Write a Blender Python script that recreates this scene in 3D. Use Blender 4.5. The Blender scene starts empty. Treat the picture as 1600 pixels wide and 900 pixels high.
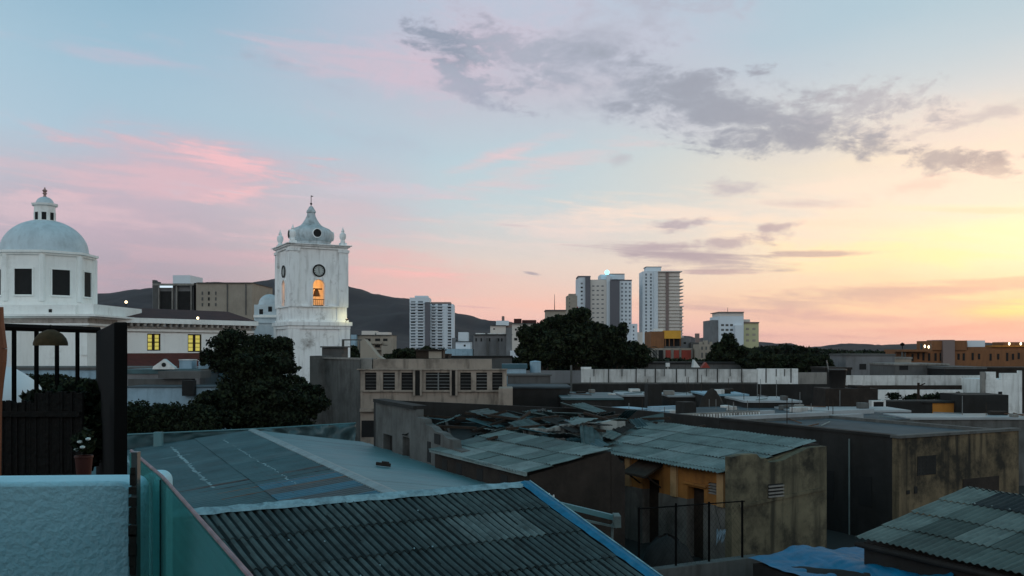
import bpy, bmesh, math, random
import numpy as np
from mathutils import noise as mn
from mathutils import Vector, Matrix
random.seed(7); np.random.seed(7)
SC = bpy.context.scene
COL = SC.collection
H = 7.0          # eye height above the street
F = 1450.0       # focal length in photo pixels
HV = 545.0       # row of the horizon in the photo
R = math.radians
def X(u, Y): return (u - 800.0) / F * Y
def Z(v, Y): return H - (v - HV) / F * Y
def W(u, v, Y): return Vector((X(u, Y), Y, Z(v, Y)))
def s2l(*c):
    o = []
    for x in c:
        x = x / 255.0
        o.append(x / 12.92 if x <= 0.04045 else ((x + 0.055) / 1.055) ** 2.4)
    return tuple(o) + (1.0,)
GA = R(27.8)                                   # the street grid
A3 = Vector((math.cos(GA), math.sin(GA), 0)); B3 = Vector((-math.sin(GA), math.cos(GA), 0))

# ------------------------------------------------------------------ materials
def new_mat(name):
    m = bpy.data.materials.new(name); m.use_nodes = True
    nt = m.node_tree; b = nt.nodes['Principled BSDF']
    return m, nt, b
def N(nt, t, **kw):
    n = nt.nodes.new(t)
    for k, v in kw.items(): setattr(n, k, v)
    return n
def mat(name, col, rough=0.85, var=0.25, scale=1.2, stain=0.0, stain_col=(0.03, 0.028, 0.025), streak=0.0,
        bump=0.0, bscale=30.0, metal=0.0, spec=0.3, stretch=0.15, lo=0.5, hi=0.68):
    """weathered surface: slow tone variation, blotches and vertical run-off streaks laid over a base colour"""
    m, nt, b = new_mat(name); L = nt.links
    geo = N(nt, 'ShaderNodeNewGeometry')
    n1 = N(nt, 'ShaderNodeTexNoise'); n1.inputs['Scale'].default_value = scale; n1.inputs['Detail'].default_value = 6
    n1.inputs['Roughness'].default_value = 0.65
    L.new(geo.outputs['Position'], n1.inputs['Vector'])
    mr = N(nt, 'ShaderNodeMapRange'); mr.inputs[1].default_value = 0.3; mr.inputs[2].default_value = 0.7
    mr.inputs[3].default_value = 1 - var; mr.inputs[4].default_value = 1 + var
    L.new(n1.outputs['Fac'], mr.inputs[0])
    mx = N(nt, 'ShaderNodeMix', data_type='RGBA', blend_type='MULTIPLY'); mx.inputs[0].default_value = 1
    mx.inputs[6].default_value = (*col[:3], 1); L.new(mr.outputs[0], mx.inputs[7])
    out = mx.outputs[2]
    def layer(fac_socket, amount, l, h, c):
        nonlocal out
        r = N(nt, 'ShaderNodeMapRange'); r.inputs[1].default_value = l; r.inputs[2].default_value = h
        r.inputs[3].default_value = 0; r.inputs[4].default_value = amount
        L.new(fac_socket, r.inputs[0])
        k = N(nt, 'ShaderNodeMix', data_type='RGBA'); L.new(r.outputs[0], k.inputs[0]); L.new(out, k.inputs[6])
        k.inputs[7].default_value = (*c[:3], 1); out = k.outputs[2]
    if stain > 0:
        n2 = N(nt, 'ShaderNodeTexNoise'); n2.inputs['Scale'].default_value = scale * 0.7; n2.inputs['Detail'].default_value = 10
        n2.inputs['Roughness'].default_value = 0.7
        mp = N(nt, 'ShaderNodeMapping'); mp.inputs['Location'].default_value = (31, 7, 3)
        L.new(geo.outputs['Position'], mp.inputs[0]); L.new(mp.outputs[0], n2.inputs['Vector'])
        layer(n2.outputs['Fac'], stain, lo, hi, stain_col)
    if streak > 0:
        n3 = N(nt, 'ShaderNodeTexNoise'); n3.inputs['Scale'].default_value = 3.0; n3.inputs['Detail'].default_value = 6
        mp = N(nt, 'ShaderNodeMapping'); mp.inputs['Scale'].default_value = (1, 1, stretch)
        L.new(geo.outputs['Position'], mp.inputs[0]); L.new(mp.outputs[0], n3.inputs['Vector'])
        layer(n3.outputs['Fac'], streak, 0.5, 0.7, stain_col)
    L.new(out, b.inputs['Base Color'])
    b.inputs['Roughness'].default_value = rough; b.inputs['Metallic'].default_value = metal
    b.inputs['Specular IOR Level'].default_value = spec
    if bump > 0:
        nb = N(nt, 'ShaderNodeTexNoise'); nb.inputs['Scale'].default_value = bscale; nb.inputs['Detail'].default_value = 5
        L.new(geo.outputs['Position'], nb.inputs['Vector'])
        bp = N(nt, 'ShaderNodeBump'); bp.inputs['Strength'].default_value = bump; bp.inputs['Distance'].default_value = 0.02
        L.new(nb.outputs['Fac'], bp.inputs['Height']); L.new(bp.outputs[0], b.inputs['Normal'])
    return m
def emis(name, col, strength):
    m, nt, b = new_mat(name)
    b.inputs['Base Color'].default_value = (*col[:3], 1)
    b.inputs['Emission Color'].default_value = (*col[:3], 1); b.inputs['Emission Strength'].default_value = strength
    return m

# ------------------------------------------------------------------ mesh builder
class MB:
    def __init__(self, off=(0, 0, 0)):
        self.v = []; self.f = []; self.m = []; self.off = Vector(off); self.cur = 0
    def add(self, vs, fs, mi=None):
        k = len(self.v); self.v += [Vector(p) - self.off for p in vs]
        for f in fs: self.f.append([k + i for i in f]); self.m.append(self.cur if mi is None else mi)
        return self
    def box(self, x0, x1, y0, y1, z0, z1, mi=None):
        vs = [(x0,y0,z0),(x1,y0,z0),(x1,y1,z0),(x0,y1,z0),(x0,y0,z1),(x1,y0,z1),(x1,y1,z1),(x0,y1,z1)]
        return self.add(vs, [(0,3,2,1),(4,5,6,7),(0,1,5,4),(1,2,6,5),(2,3,7,6),(3,0,4,7)], mi)
    def px(self, u0, u1, v0, v1, Y, d, z0=None, mi=None):
        """box given by the edges of its front face in the photo at depth Y"""
        return self.box(X(u0,Y), X(u1,Y), Y, Y+d, Z(v1,Y) if z0 is None else z0, Z(v0,Y), mi)
    def hull(self, quad, tops, z0, mi=None):
        n = len(quad)
        if not hasattr(z0, '__len__'): z0 = [z0]*n
        vs = [(q[0], q[1], z) for q, z in zip(quad, z0)] + [(q[0], q[1], z) for q, z in zip(quad, tops)]
        fs = [tuple(reversed(range(n))), tuple(range(n, 2*n))] + [(i, (i+1) % n, n+(i+1) % n, n+i) for i in range(n)]
        return self.add(vs, fs, mi)
    def extrude(self, poly, d, mi=None):
        """closed polygon of 3D points extruded by vector d"""
        d = Vector(d); n = len(poly)
        vs = [Vector(p) for p in poly] + [Vector(p) + d for p in poly]
        return self.add(vs, [tuple(range(n)), tuple(reversed(range(n, 2*n)))] + [(i, n+i, n+(i+1) % n, (i+1) % n) for i in range(n)], mi)
    def tube(self, a, b, r0, r1=None, n=8, mi=None):
        a = Vector(a); b = Vector(b); r1 = r0 if r1 is None else r1
        d = (b-a).normalized(); up = Vector((0,0,1)) if abs(d.z) < .9 else Vector((1,0,0))
        s = d.cross(up).normalized(); t = s.cross(d)
        vs = [a + (s*math.cos(2*math.pi*i/n)+t*math.sin(2*math.pi*i/n))*r0 for i in range(n)]
        vs += [b + (s*math.cos(2*math.pi*i/n)+t*math.sin(2*math.pi*i/n))*r1 for i in range(n)]
        return self.add(vs, [tuple(range(n)), tuple(reversed(range(n,2*n)))] + [(i, n+i, n+(i+1)%n, (i+1)%n) for i in range(n)], mi)
    def path(self, pts, r, n=6, mi=None):
        for p, q in zip(pts[:-1], pts[1:]): self.tube(p, q, r, r, n, mi)
        return self
    def lathe(self, prof, c=(0,0,0), n=24, mi=None, squash=1):
        c = Vector(c); vs = []; fs = []
        for r, z in prof:
            vs += [c + Vector((r*math.cos(2*math.pi*i/n), r*squash*math.sin(2*math.pi*i/n), z)) for i in range(n)]
        for k in range(len(prof)-1):
            for i in range(n):
                j = (i+1) % n; fs.append((k*n+i, k*n+j, (k+1)*n+j, (k+1)*n+i))
        fs.append(tuple(reversed(range(n)))); fs.append(tuple(range((len(prof)-1)*n, len(prof)*n)))
        return self.add(vs, fs, mi)
    def build(self, name, mats, parent=None, smooth=False, bevel=0, angle=35):
        me = bpy.data.meshes.new(name); me.from_pydata([tuple(p) for p in self.v], [], self.f); me.update()
        if not isinstance(mats, (list, tuple)): mats = [mats]
        for m in mats: me.materials.append(m)
        if len(mats) > 1: me.polygons.foreach_set('material_index', self.m)
        bm = bmesh.new(); bm.from_mesh(me); bmesh.ops.recalc_face_normals(bm, faces=bm.faces); bm.to_mesh(me); bm.free()
        if smooth:
            me.polygons.foreach_set('use_smooth', [True]*len(me.polygons))
            me.set_sharp_from_angle(angle=R(angle))
        o = bpy.data.objects.new(name, me); COL.objects.link(o)
        if parent: o.parent = parent
        if bevel > 0:
            b = o.modifiers.new('bevel', 'BEVEL'); b.width = bevel; b.segments = 2; b.limit_method = 'ANGLE'
        return o
def tag(o, label, cat, group=None):
    o['label'] = label; o['category'] = cat
    if group: o['group'] = group
    return o
def thing(name, label, cat, loc=(0,0,0), rot=0.0, group=None):
    o = bpy.data.objects.new(name, None); COL.objects.link(o); o.empty_display_size = 0.2
    o.location = loc; o.rotation_euler = (0,0,rot)
    return tag(o, label, cat, group)
def single(mb, name, label, cat, mats, group=None, **kw):
    """a thing that is one mesh; its origin is mb.off"""
    o = mb.build(name, mats, **kw); o.location = mb.off
    return tag(o, label, cat, group)
def setting(mb, name, mats, kind='structure', **kw):
    o = mb.build(name, mats, **kw); o.location = mb.off; o['kind'] = kind; return o

# windows: meshes cached by size so that repeats share their data
WC = {}
def window(parent, x, y, z, w, h, rot=0.0, style='dark', name='window', frame=None, pane=None, fw=0.06, dep=0.05, bars=0, hbars=0, split=False):
    """centre (x,y) on the wall's outer face, z = bottom; rot turns the outward normal (-y) about z. Local to parent."""
    key = (name, round(w,2), round(h,2), frame.name if frame else '', pane.name, fw, dep, bars, hbars, split)
    if key not in WC:
        p = MB(); p.box(-w/2, w/2, -0.012, 0.06, 0, h, 0)
        f = MB()
        if frame:
            f.box(-w/2-fw, -w/2, -dep, 0.02, -fw, h+fw, 1); f.box(w/2, w/2+fw, -dep, 0.02, -fw, h+fw, 1)
            f.box(-w/2, w/2, -dep, 0.02, h, h+fw, 1); f.box(-w/2, w/2, -dep*1.4, 0.02, -fw, 0, 1)
            for i in range(bars):
                bx = -w/2 + w*(i+1)/(bars+1); f.box(bx-fw*.35, bx+fw*.35, -dep*.7, -0.012, 0, h, 1)
            for i in range(hbars):
                bz = h*(i+1)/(hbars+1); f.box(-w/2, w/2, -dep*.6, -0.012, bz-fw*.35, bz+fw*.35, 1)
        if split and frame:
            fo = f.build('frame_proto', [frame]) ; po = p.build('pane_proto', [pane])
            for q in fo.data.polygons: q.material_index = 0
            WC[key] = (fo.data, po.data)
            bpy.data.objects.remove(fo); bpy.data.objects.remove(po)
        else:
            k = len(p.v); p.v += f.v; p.f += [[i+k for i in q] for q in f.f]; p.m += f.m
            o = p.build('w_proto', [pane, frame] if frame else [pane, pane]); WC[key] = (o.data, None)
            bpy.data.objects.remove(o)
    a, b = WC[key]
    o = bpy.data.objects.new(name, a); COL.objects.link(o); o.parent = parent; o.location = (x, y, z); o.rotation_euler = (0,0,rot)
    if b:
        q = bpy.data.objects.new('pane', b); COL.objects.link(q); q.parent = o
    return o

def wall_grid(mb, x0, x1, z0, z1, y0, th, opens, mi=None):
    """wall in the local xz plane from y0 to y0+th with rectangular openings (x0,x1,z0,z1): real reveals"""
    xs = sorted({x0, x1, *[o[0] for o in opens], *[o[1] for o in opens]}); xs = [x for x in xs if x0 <= x <= x1]
    zs = sorted({z0, z1, *[o[2] for o in opens], *[o[3] for o in opens]}); zs = [z for z in zs if z0 <= z <= z1]
    def solid(i, k):
        if i < 0 or k < 0 or i >= len(xs)-1 or k >= len(zs)-1: return False
        cx = (xs[i]+xs[i+1])/2; cz = (zs[k]+zs[k+1])/2
        return not any(o[0] < cx < o[1] and o[2] < cz < o[3] for o in opens)
    y1 = y0+th
    for i in range(len(xs)-1):
        for k in range(len(zs)-1):
            if not solid(i, k): continue
            a, b, c, d = xs[i], xs[i+1], zs[k], zs[k+1]
            mb.add([(a,y0,c),(b,y0,c),(b,y0,d),(a,y0,d)], [(0,1,2,3)], mi)
            mb.add([(a,y1,c),(b,y1,c),(b,y1,d),(a,y1,d)], [(3,2,1,0)], mi)
            if not solid(i-1,k): mb.add([(a,y0,c),(a,y0,d),(a,y1,d),(a,y1,c)], [(0,1,2,3)], mi)
            if not solid(i+1,k): mb.add([(b,y0,c),(b,y0,d),(b,y1,d),(b,y1,c)], [(3,2,1,0)], mi)
            if not solid(i,k-1): mb.add([(a,y0,c),(b,y0,c),(b,y1,c),(a,y1,c)], [(3,2,1,0)], mi)
            if not solid(i,k+1): mb.add([(a,y0,d),(b,y0,d),(b,y1,d),(a,y1,d)], [(0,1,2,3)], mi)
    return mb

def corrugated(O, e1, e2, L, S, pitch, amp, row_len, sheet_w, off, jit=0.012, spw=6, pick=None, nmat=4, drop=None, shift=0.0, valley=None):
    """corrugated sheets: O a corner on the high edge, e1 along the edge, e2 down the slope (unit vectors).
    Every sheet has its own material slot, a slight lift and its lower end lies over the next row."""
    mb = MB(off); n = e1.cross(e2).normalized()
    if n.z < 0: n = -n
    rows = int(math.ceil(S/row_len)); ns = int(math.ceil(L/sheet_w))
    rnd = random.Random(int(L*100)+int(S*10))
    for r in range(rows):
        q0 = r*row_len; q1 = min(S, (r+1)*row_len + 0.06)
        for s in range(ns):
            p0 = s*sheet_w; p1 = min(L, (s+1)*sheet_w)
            if drop and drop(r, s): continue
            mi = pick(r, s, rnd) if pick else rnd.choice(range(nmat))
            k = max(2, int((p1-p0)/pitch*spw)); l0 = rnd.uniform(0, jit); l1 = l0 + 0.012 + rnd.uniform(0, jit)
            e = rnd.uniform(-.02, .03)
            vs = []
            for q, l in ((q0, l0), ((q0+q1)/2, (l0+l1)/2), (q1 + (e if r == rows-1 else 0), l1 + .010)):
                for i in range(k+1):
                    p = p0 + (p1-p0)*i/k
                    vs.append(O + e1*(p + shift*q) + e2*q + n*(amp*math.sin(2*math.pi*p/pitch) + l + .022*mn.noise(Vector((p*.7+O.x, q*.9, 2))) + .007*mn.noise(Vector((p*3, q*2.5, 6)))))
            fs = []
            for a in range(2):
                for i in range(k): fs.append((a*(k+1)+i, a*(k+1)+i+1, (a+1)*(k+1)+i+1, (a+1)*(k+1)+i))
            k0 = len(mb.m); mb.add(vs, fs, mi)
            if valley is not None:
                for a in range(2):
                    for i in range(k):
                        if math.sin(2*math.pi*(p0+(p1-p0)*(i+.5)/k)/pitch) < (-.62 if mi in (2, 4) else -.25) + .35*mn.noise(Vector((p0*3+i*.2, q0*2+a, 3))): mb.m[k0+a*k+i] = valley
            # thickness at the lower edge
            low = vs[-(k+1):]; mb.add(low + [p - n*.008 for p in low], [(i, i+1, k+2+i, k+1+i) for i in range(k)], mi)
    return mb

# ------------------------------------------------------------------ foliage
def leaf_cloud(lobes, n, size, off, seed=1, flat=1.0, shell=0.55):
    """many small leaf-clump faces through the volume of several lobes; returns verts, faces"""
    rs = np.random.RandomState(seed)
    lob = np.array(lobes, float)                     # cx cy cz rx ry rz
    wgt = (lob[:,3]*lob[:,4]*lob[:,5])**(2/3.); wgt /= wgt.sum()
    idx = rs.choice(len(lob), n, p=wgt)
    d = rs.normal(size=(n,3)); d /= np.linalg.norm(d, axis=1)[:,None]
    # clumping: bumpy radius from a handful of random bumps per lobe
    bumps = rs.normal(size=(len(lob), 26, 3)); bumps /= np.linalg.norm(bumps, axis=2)[:,:,None]
    dot = np.einsum('ij,ikj->ik', d, bumps[idx]); bm = np.clip((dot.max(axis=1)-0.80)/0.2, 0, 1)
    rad = (shell + (1-shell)*rs.rand(n)**0.6) * (0.74 + 0.34*bm)
    c = lob[idx,:3] + d*rad[:,None]*lob[idx,3:6] - np.array(off)
    nrm = d*0.6 + rs.normal(size=(n,3))*0.7; nrm /= np.linalg.norm(nrm, axis=1)[:,None]
    t = np.cross(nrm, rs.normal(size=(n,3))); t /= np.linalg.norm(t, axis=1)[:,None]; b = np.cross(nrm, t)
    s = size*(0.5+rs.rand(n))[:,None]
    v = np.stack([c - t*s, c + b*s*0.55, c + t*s, c - b*s*0.55], axis=1).reshape(-1,3)
    return v
def leaf_obj(name, v, mats, parent=None, seed=0):
    n = len(v)//4; me = bpy.data.meshes.new(name)
    me.vertices.add(len(v)); me.vertices.foreach_set('co', v.astype('f').ravel())
    me.loops.add(len(v)); me.loops.foreach_set('vertex_index', np.arange(len(v), dtype='i'))
    me.polygons.add(n); me.polygons.foreach_set('loop_start', np.arange(0, len(v), 4, dtype='i'))
    me.polygons.foreach_set('loop_total', np.full(n, 4, dtype='i'))
    for m in mats: me.materials.append(m)
    me.polygons.foreach_set('material_index', np.random.RandomState(seed).choice(len(mats), n).astype('i'))
    me.update(); me.validate()
    o = bpy.data.objects.new(name, me); COL.objects.link(o)
    if parent: o.parent = parent
    return o
def ragged(lobes, seed, k=9):
    """adds small branches' worth of foliage round every lobe, so that the outline is uneven"""
    rnd = random.Random(seed*7+1); out = [(x,y,z,a*.80,b*.80,c*.80) for x,y,z,a,b,c in lobes]
    for x,y,z,a,b,c in lobes:
        for i in range(k):
            th = rnd.uniform(0,6.283); ph = rnd.uniform(-.35,1.35); r = rnd.uniform(.72,1.02); f = rnd.uniform(.18,.40)
            out.append((x+a*r*math.cos(th)*math.cos(ph), y+b*r*math.sin(th)*math.cos(ph), z+c*r*math.sin(ph), a*f, b*f, c*f*rnd.uniform(.8,1.25)))
    return out
def tree(name, label, cat, base, trunk_h, tr, lobes, n, size, mats, bark, seed, group=None):
    t = thing(name, label, cat, base, 0, group); b = Vector(base)
    mb = MB(); rnd = random.Random(seed)
    mb.tube((0,0,-.1), (0.05*trunk_h,0,trunk_h*.6), tr, tr*.75, 10); mb.tube((0.05*trunk_h,0,trunk_h*.6), (0,0,trunk_h), tr*.75, tr*.6, 10)
    for l in lobes:
        q = Vector(l[:3]) - b; mid = Vector((0,0,trunk_h)).lerp(q, .5) + Vector((rnd.uniform(-.3,.3), rnd.uniform(-.3,.3), 0))
        mb.tube((0,0,trunk_h*.97), mid, tr*.45, tr*.28, 6); mb.tube(mid, q, tr*.28, tr*.12, 6)
        for k in range(3):
            e = q + Vector((rnd.uniform(-1,1)*l[3]*.6, rnd.uniform(-1,1)*l[4]*.6, rnd.uniform(-.2,1)*l[5]*.6)); mb.tube(q, e, tr*.1, tr*.04, 5)
    mb.build('trunk', bark, t)
    leaf_obj('crown', leaf_cloud(ragged(lobes, seed), n, size, base, seed, shell=.35), mats, t, seed)
    return t
# ------------------------------------------------------------------ sky, sun, camera
SUN_AZ = R(33.0); SUN_EL = R(3.0)
world = bpy.data.worlds.new('World'); SC.world = world; world.use_nodes = True
wt = world.node_tree; wt.nodes.clear(); WL = wt.links
def wn(t, **kw):
    n = wt.nodes.new(t)
    for k, v in kw.items(): setattr(n, k, v)
    return n
def sock(n, i, v):
    if isinstance(v, (int, float)): n.inputs[i].default_value = v
    else: WL.new(v, n.inputs[i])
def M(op, a, b=0.0, c=0.0, clamp=False):
    n = wn('ShaderNodeMath', operation=op, use_clamp=clamp); sock(n, 0, a); sock(n, 1, b)
    if op in ('MULTIPLY_ADD',): sock(n, 2, c)
    return n.outputs[0]
tc = wn('ShaderNodeTexCoord'); sep = wn('ShaderNodeSeparateXYZ'); WL.new(tc.outputs['Generated'], sep.inputs[0])
az = M('ARCTAN2', sep.outputs[0], sep.outputs[1]); el = M('ARCSINE', sep.outputs[2])
def uv(u, v):
    x, z = (u-800)/F, (HV-v)/F
    return math.atan(x), math.atan(z/math.sqrt(1+x*x))
def noise(sx, sz, rot=0.0, detail=8, rough=0.6, loc=(0,0,0), dist=0.0):
    cb = wn('ShaderNodeCombineXYZ'); WL.new(az, cb.inputs[0]); WL.new(el, cb.inputs[1])
    mp = wn('ShaderNodeMapping'); mp.inputs['Rotation'].default_value = (0,0,rot); mp.inputs['Location'].default_value = loc
    m2 = wn('ShaderNodeMapping'); m2.inputs['Scale'].default_value = (sx, sz, 1)
    WL.new(cb.outputs[0], mp.inputs[0]); WL.new(mp.outputs[0], m2.inputs[0])
    t = wn('ShaderNodeTexNoise'); t.inputs['Scale'].default_value = 1; t.inputs['Detail'].default_value = detail
    t.inputs['Roughness'].default_value = rough; t.inputs['Distortion'].default_value = dist
    WL.new(m2.outputs[0], t.inputs['Vector']); return t.outputs['Fac']
nA = noise(14, 36, R(8), 9, .62, (3,1,0), .4)          # lumpy, wide
nB = noise(7, 60, R(4), 7, .6, (9,4,0), .6)            # long streaks
nC = noise(40, 80, R(-8), 7, .68, (1,8,0), .3)         # fine ripples
nD = noise(4, 9, 0, 5, .5, (5,2,0), .5)                # very broad
nA = M('MULTIPLY_ADD', M('SUBTRACT', M('MULTIPLY_ADD', nA, .66, M('MULTIPLY', nC, .34)), .5), 1.5, .5)
nB = M('MULTIPLY_ADD', M('SUBTRACT', M('MULTIPLY_ADD', nB, .8, M('MULTIPLY', nC, .2)), .5), 1.35, .5)
def ramp(stops, fac):
    r = wn('ShaderNodeValToRGB'); e = r.color_ramp.elements; e[0].position = stops[0][0]; e[0].color = s2l(*stops[0][1])
    e[1].position = stops[-1][0]; e[1].color = s2l(*stops[-1][1])
    for p, c in stops[1:-1]:
        k = e.new(p); k.color = s2l(*c)
    WL.new(fac, r.inputs[0]); return r.outputs[0]
def mixc(f, a, b):
    n = wn('ShaderNodeMix', data_type='RGBA'); sock(n, 0, f)
    for i, c in ((6, a), (7, b)):
        if isinstance(c, tuple): n.inputs[i].default_value = c
        else: WL.new(c, n.inputs[i])
    return n.outputs[2]
def sm(x, a, b):
    n = wn('ShaderNodeMapRange', interpolation_type='SMOOTHSTEP'); sock(n, 0, x)
    n.inputs[1].default_value = a; n.inputs[2].default_value = b; return n.outputs[0]
elw = M('ADD', el, M('MULTIPLY', M('SUBTRACT', nD, .5), .05))      # slightly uneven bands
fe = M('DIVIDE', elw, 600/F*0.93)
k = lambda px: px/600.0
left = ramp([(0,(192,150,162)),(k(50),(188,154,168)),(k(110),(172,158,175)),(k(190),(182,165,182)),(k(260),(176,180,196)),(k(330),(158,188,208)),(k(430),(146,184,206)),(k(545),(126,172,198))], fe)
cent = ramp([(0,(218,166,164)),(k(45),(238,182,170)),(k(90),(236,192,178)),(k(150),(224,205,196)),(k(230),(190,206,212)),(k(320),(176,200,212)),(k(430),(186,184,200)),(k(545),(178,188,208))], fe)
right = ramp([(0,(212,166,164)),(k(40),(224,178,164)),(k(80),(240,202,160)),(k(140),(247,225,188)),(k(210),(236,220,202)),(k(290),(236,218,194)),(k(380),(204,208,210)),(k(450),(176,198,210)),(k(545),(150,188,206))], fe)
base = mixc(sm(az, -.42, .02), left, cent); base = mixc(sm(az, .0, .44), base, right)
DEG = math.pi/180
def blob(col, u, v, ru, rv, rot, color, op, nz, er=1.0, gain=2.2, cut=0.0):
    """one cloud: an ellipse in azimuth/elevation whose edge the noise eats away. rot: degrees, descending to the right"""
    a0, e0 = uv(u, v); ra, re = ru/F, rv/F; c, s = math.cos(rot*DEG), math.sin(rot*DEG)
    da = M('SUBTRACT', az, a0); de = M('SUBTRACT', el, e0)
    p = M('MULTIPLY_ADD', de, -s/ra, M('MULTIPLY', da, c/ra)); q = M('MULTIPLY_ADD', de, c/re, M('MULTIPLY', da, s/re))
    d2 = M('MULTIPLY_ADD', p, p, M('MULTIPLY', q, q)); dd = M('SQRT', d2)
    m = M('MULTIPLY_ADD', M('SUBTRACT', nz, .5), 3.0*er, M('SUBTRACT', 1.0 + cut, dd))
    m = sm(M('MULTIPLY', m, gain*(.52 if ru < 240 and gain > 1.25 and cut == 0 else .5)), 0.0, 1.0)
    return mixc(M('MULTIPLY', m, op), col, s2l(*color))
g = base
B = [
 # soft tints first
 (300,285,360,95,0,(208,174,188),.75,nD,.6,1.7),(100,330,240,80,0,(200,170,186),.7,nD,.6,1.7),(620,430,240,56,4,(236,176,172),.7,nB,.6,1.7),
 (500,330,300,60,4,(212,182,190),.6,nB,.8,1.7),(740,80,260,100,-12,(208,184,202),.8,nA,.7,1.7),(600,30,220,60,0,(178,184,204),.5,nD,.7,1.7),(1000,50,260,70,0,(190,190,208),.6,nA,.6,1.7),
 (1320,20,280,60,0,(156,190,208),.6,nD,.6,1.7),(860,360,260,46,2,(238,210,202),.65,nB,.8,1.8),(1120,330,320,50,-4,(250,220,198),.6,nB,.8,1.8),
 (1580,365,230,60,0,(254,238,182),.75,nB,.5,1.8),(1300,345,260,36,-3,(250,222,190),.6,nB,.8,1.8),(1480,215,240,70,10,(232,210,202),.6,nA,.7,1.7),
 (1400,400,260,40,0,(255,230,156),.7,nB,.6,1.8),(1585,482,120,26,-4,(255,192,100),.9,nB,.6,1.4),(1600,478,90,15,-4,(255,226,130),.9,nB,.6,1.6),
 (560,100,280,34,3,(206,182,198),.6,nB,.9,1.9),(200,86,280,16,3,(192,180,200),.75,nB,.9,1.3),(420,190,260,50,6,(160,190,208),.6,nD,.6,1.7),
 (820,270,200,26,-14,(224,194,198),.6,nB,.9,1.9),(770,248,150,15,-18,(234,190,194),.65,nB,.9,1.4),(850,480,280,26,0,(248,180,160),.55,nB,.7,1.9),
 (1050,190,260,50,16,(192,192,206),.6,nD,.5,1.8),(80,420,200,40,0,(184,164,180),.5,nD,.5,1.7),
 # pink lit cloud
 (290,244,220,34,6,(220,174,184),.62,nB,1.2,2.0),(345,248,100,20,10,(242,178,184),.8,nB,1.1,2.4),(320,292,240,34,-2,(222,174,184),.66,nB,1.2,2.0),
 (385,300,90,14,-12,(240,178,182),.75,nB,1.0,2.2),(100,262,300,34,2,(210,176,188),.6,nB,1.3,1.9),(120,420,260,26,0,(196,158,172),.6,nB,1.3,1.9),(330,400,240,26,3,(204,168,180),.6,nB,1.3,1.9),(640,426,120,13,2,(250,176,172),.85,nB,.8,1.5),(240,345,280,30,3,(214,180,190),.65,nB,1.3,1.9),(560,300,240,22,-3,(200,196,210),.5,nB,1.3,1.9),
 (560,395,160,22,6,(226,176,178),.6,nB,1.1,1.3),(1330,345,240,14,2,(250,210,184),.55,nB,1.2,1.4),
 # grey cloud
 (700,70,90,34,24,(130,144,166),.9,nA,1.3,2.3),(745,145,76,26,32,(150,158,180),.8,nA,1.2,2.2),(800,85,110,60,30,(150,158,178),.75,nA,1.3,2.1),
 (440,98,100,18,14,(156,166,188),.55,nA,1.2,1.5),(530,140,110,15,18,(164,172,192),.5,nA,1.2,1.5),
 (930,60,240,66,-16,(168,174,192),.8,nA,1.2,1.8),(960,130,240,70,10,(156,163,182),.9,nA,1.1,1.8),(1110,165,200,62,14,(148,157,174),.9,nA,1.0,1.9),
 (1200,180,240,62,12,(145,152,169),.9,nA,1.0,2.0),(1250,218,150,32,6,(142,149,166),.8,nA,1.0,1.7),(1340,165,130,44,0,(168,170,182),.8,nC,1.4,1.7),
 (1360,232,80,24,6,(146,150,164),.75,nA,1.2,2.0),(1475,243,80,24,8,(156,152,162),.8,nA,1.5,2.0),(1540,258,50,14,20,(160,152,160),.6,nA,1.3,2.2),
 (1510,192,110,12,-14,(184,178,184),.7,nA,1.2,1.9),(1440,208,60,9,-12,(182,174,180),.6,nA,1.1,2.0),(970,249,26,15,0,(180,180,190),.7,nC,.8,1.8),
 (600,220,130,20,12,(172,182,200),.5,nA,1.1,1.4),(1140,299,80,16,-4,(182,174,184),.75,nA,1.1,2.0),(1250,318,100,10,3,(200,182,184),.6,nB,1.1,2.0),
 (1430,292,100,14,-8,(228,194,180),.6,nA,1.1,1.6),
 (1065,352,58,15,-10,(174,160,174),.85,nA,1.2,2.4),(1205,357,66,9,-9,(178,160,170),.85,nA,.9,2.4),(1290,397,110,6,1,(190,164,164),.85,nB,.9,2.4),
 (1010,388,140,15,3,(176,158,172),.9,nB,1.0,2.3),(1090,404,140,25,5,(170,154,168),.95,nB,.9,2.2),(1150,376,90,14,-4,(176,158,170),.8,nA,1.1,2.3),(1130,425,90,6,2,(184,158,166),.8,nB,.8,2.2),
 (830,427,18,3.4,10,(160,150,166),.8,nB,.4,2.6),(800,352,40,3,4,(200,180,188),.5,nB,.4,2.0),(745,480,60,3,3,(212,152,158),.5,nB,.6,2.4),
 (1420,455,270,17,-1,(198,168,162),.95,nB,.8,2.2),(1300,474,320,18,1,(204,170,164),.85,nB,.9,1.9),(1300,496,260,16,2,(204,162,162),.85,nB,.9,1.8),(1460,514,220,12,-2,(210,156,154),.85,nB,.9,1.8),(1180,524,200,8,1,(204,154,158),.7,nB,.9,1.8),(900,505,180,9,1,(214,156,160),.6,nB,.9,1.7),(1560,440,110,8,-3,(214,178,160),.8,nB,.9,2.0),(1560,330,110,8,3,(240,206,170),.6,nB,.7,2.0),
]
for b in B: g = blob(g, *b[:8], b[8], b[9])
hs = wn('ShaderNodeHueSaturation'); hs.inputs['Saturation'].default_value = .86; hs.inputs['Value'].default_value = .97; WL.new(g, hs.inputs['Color']); g = hs.outputs[0]
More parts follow.
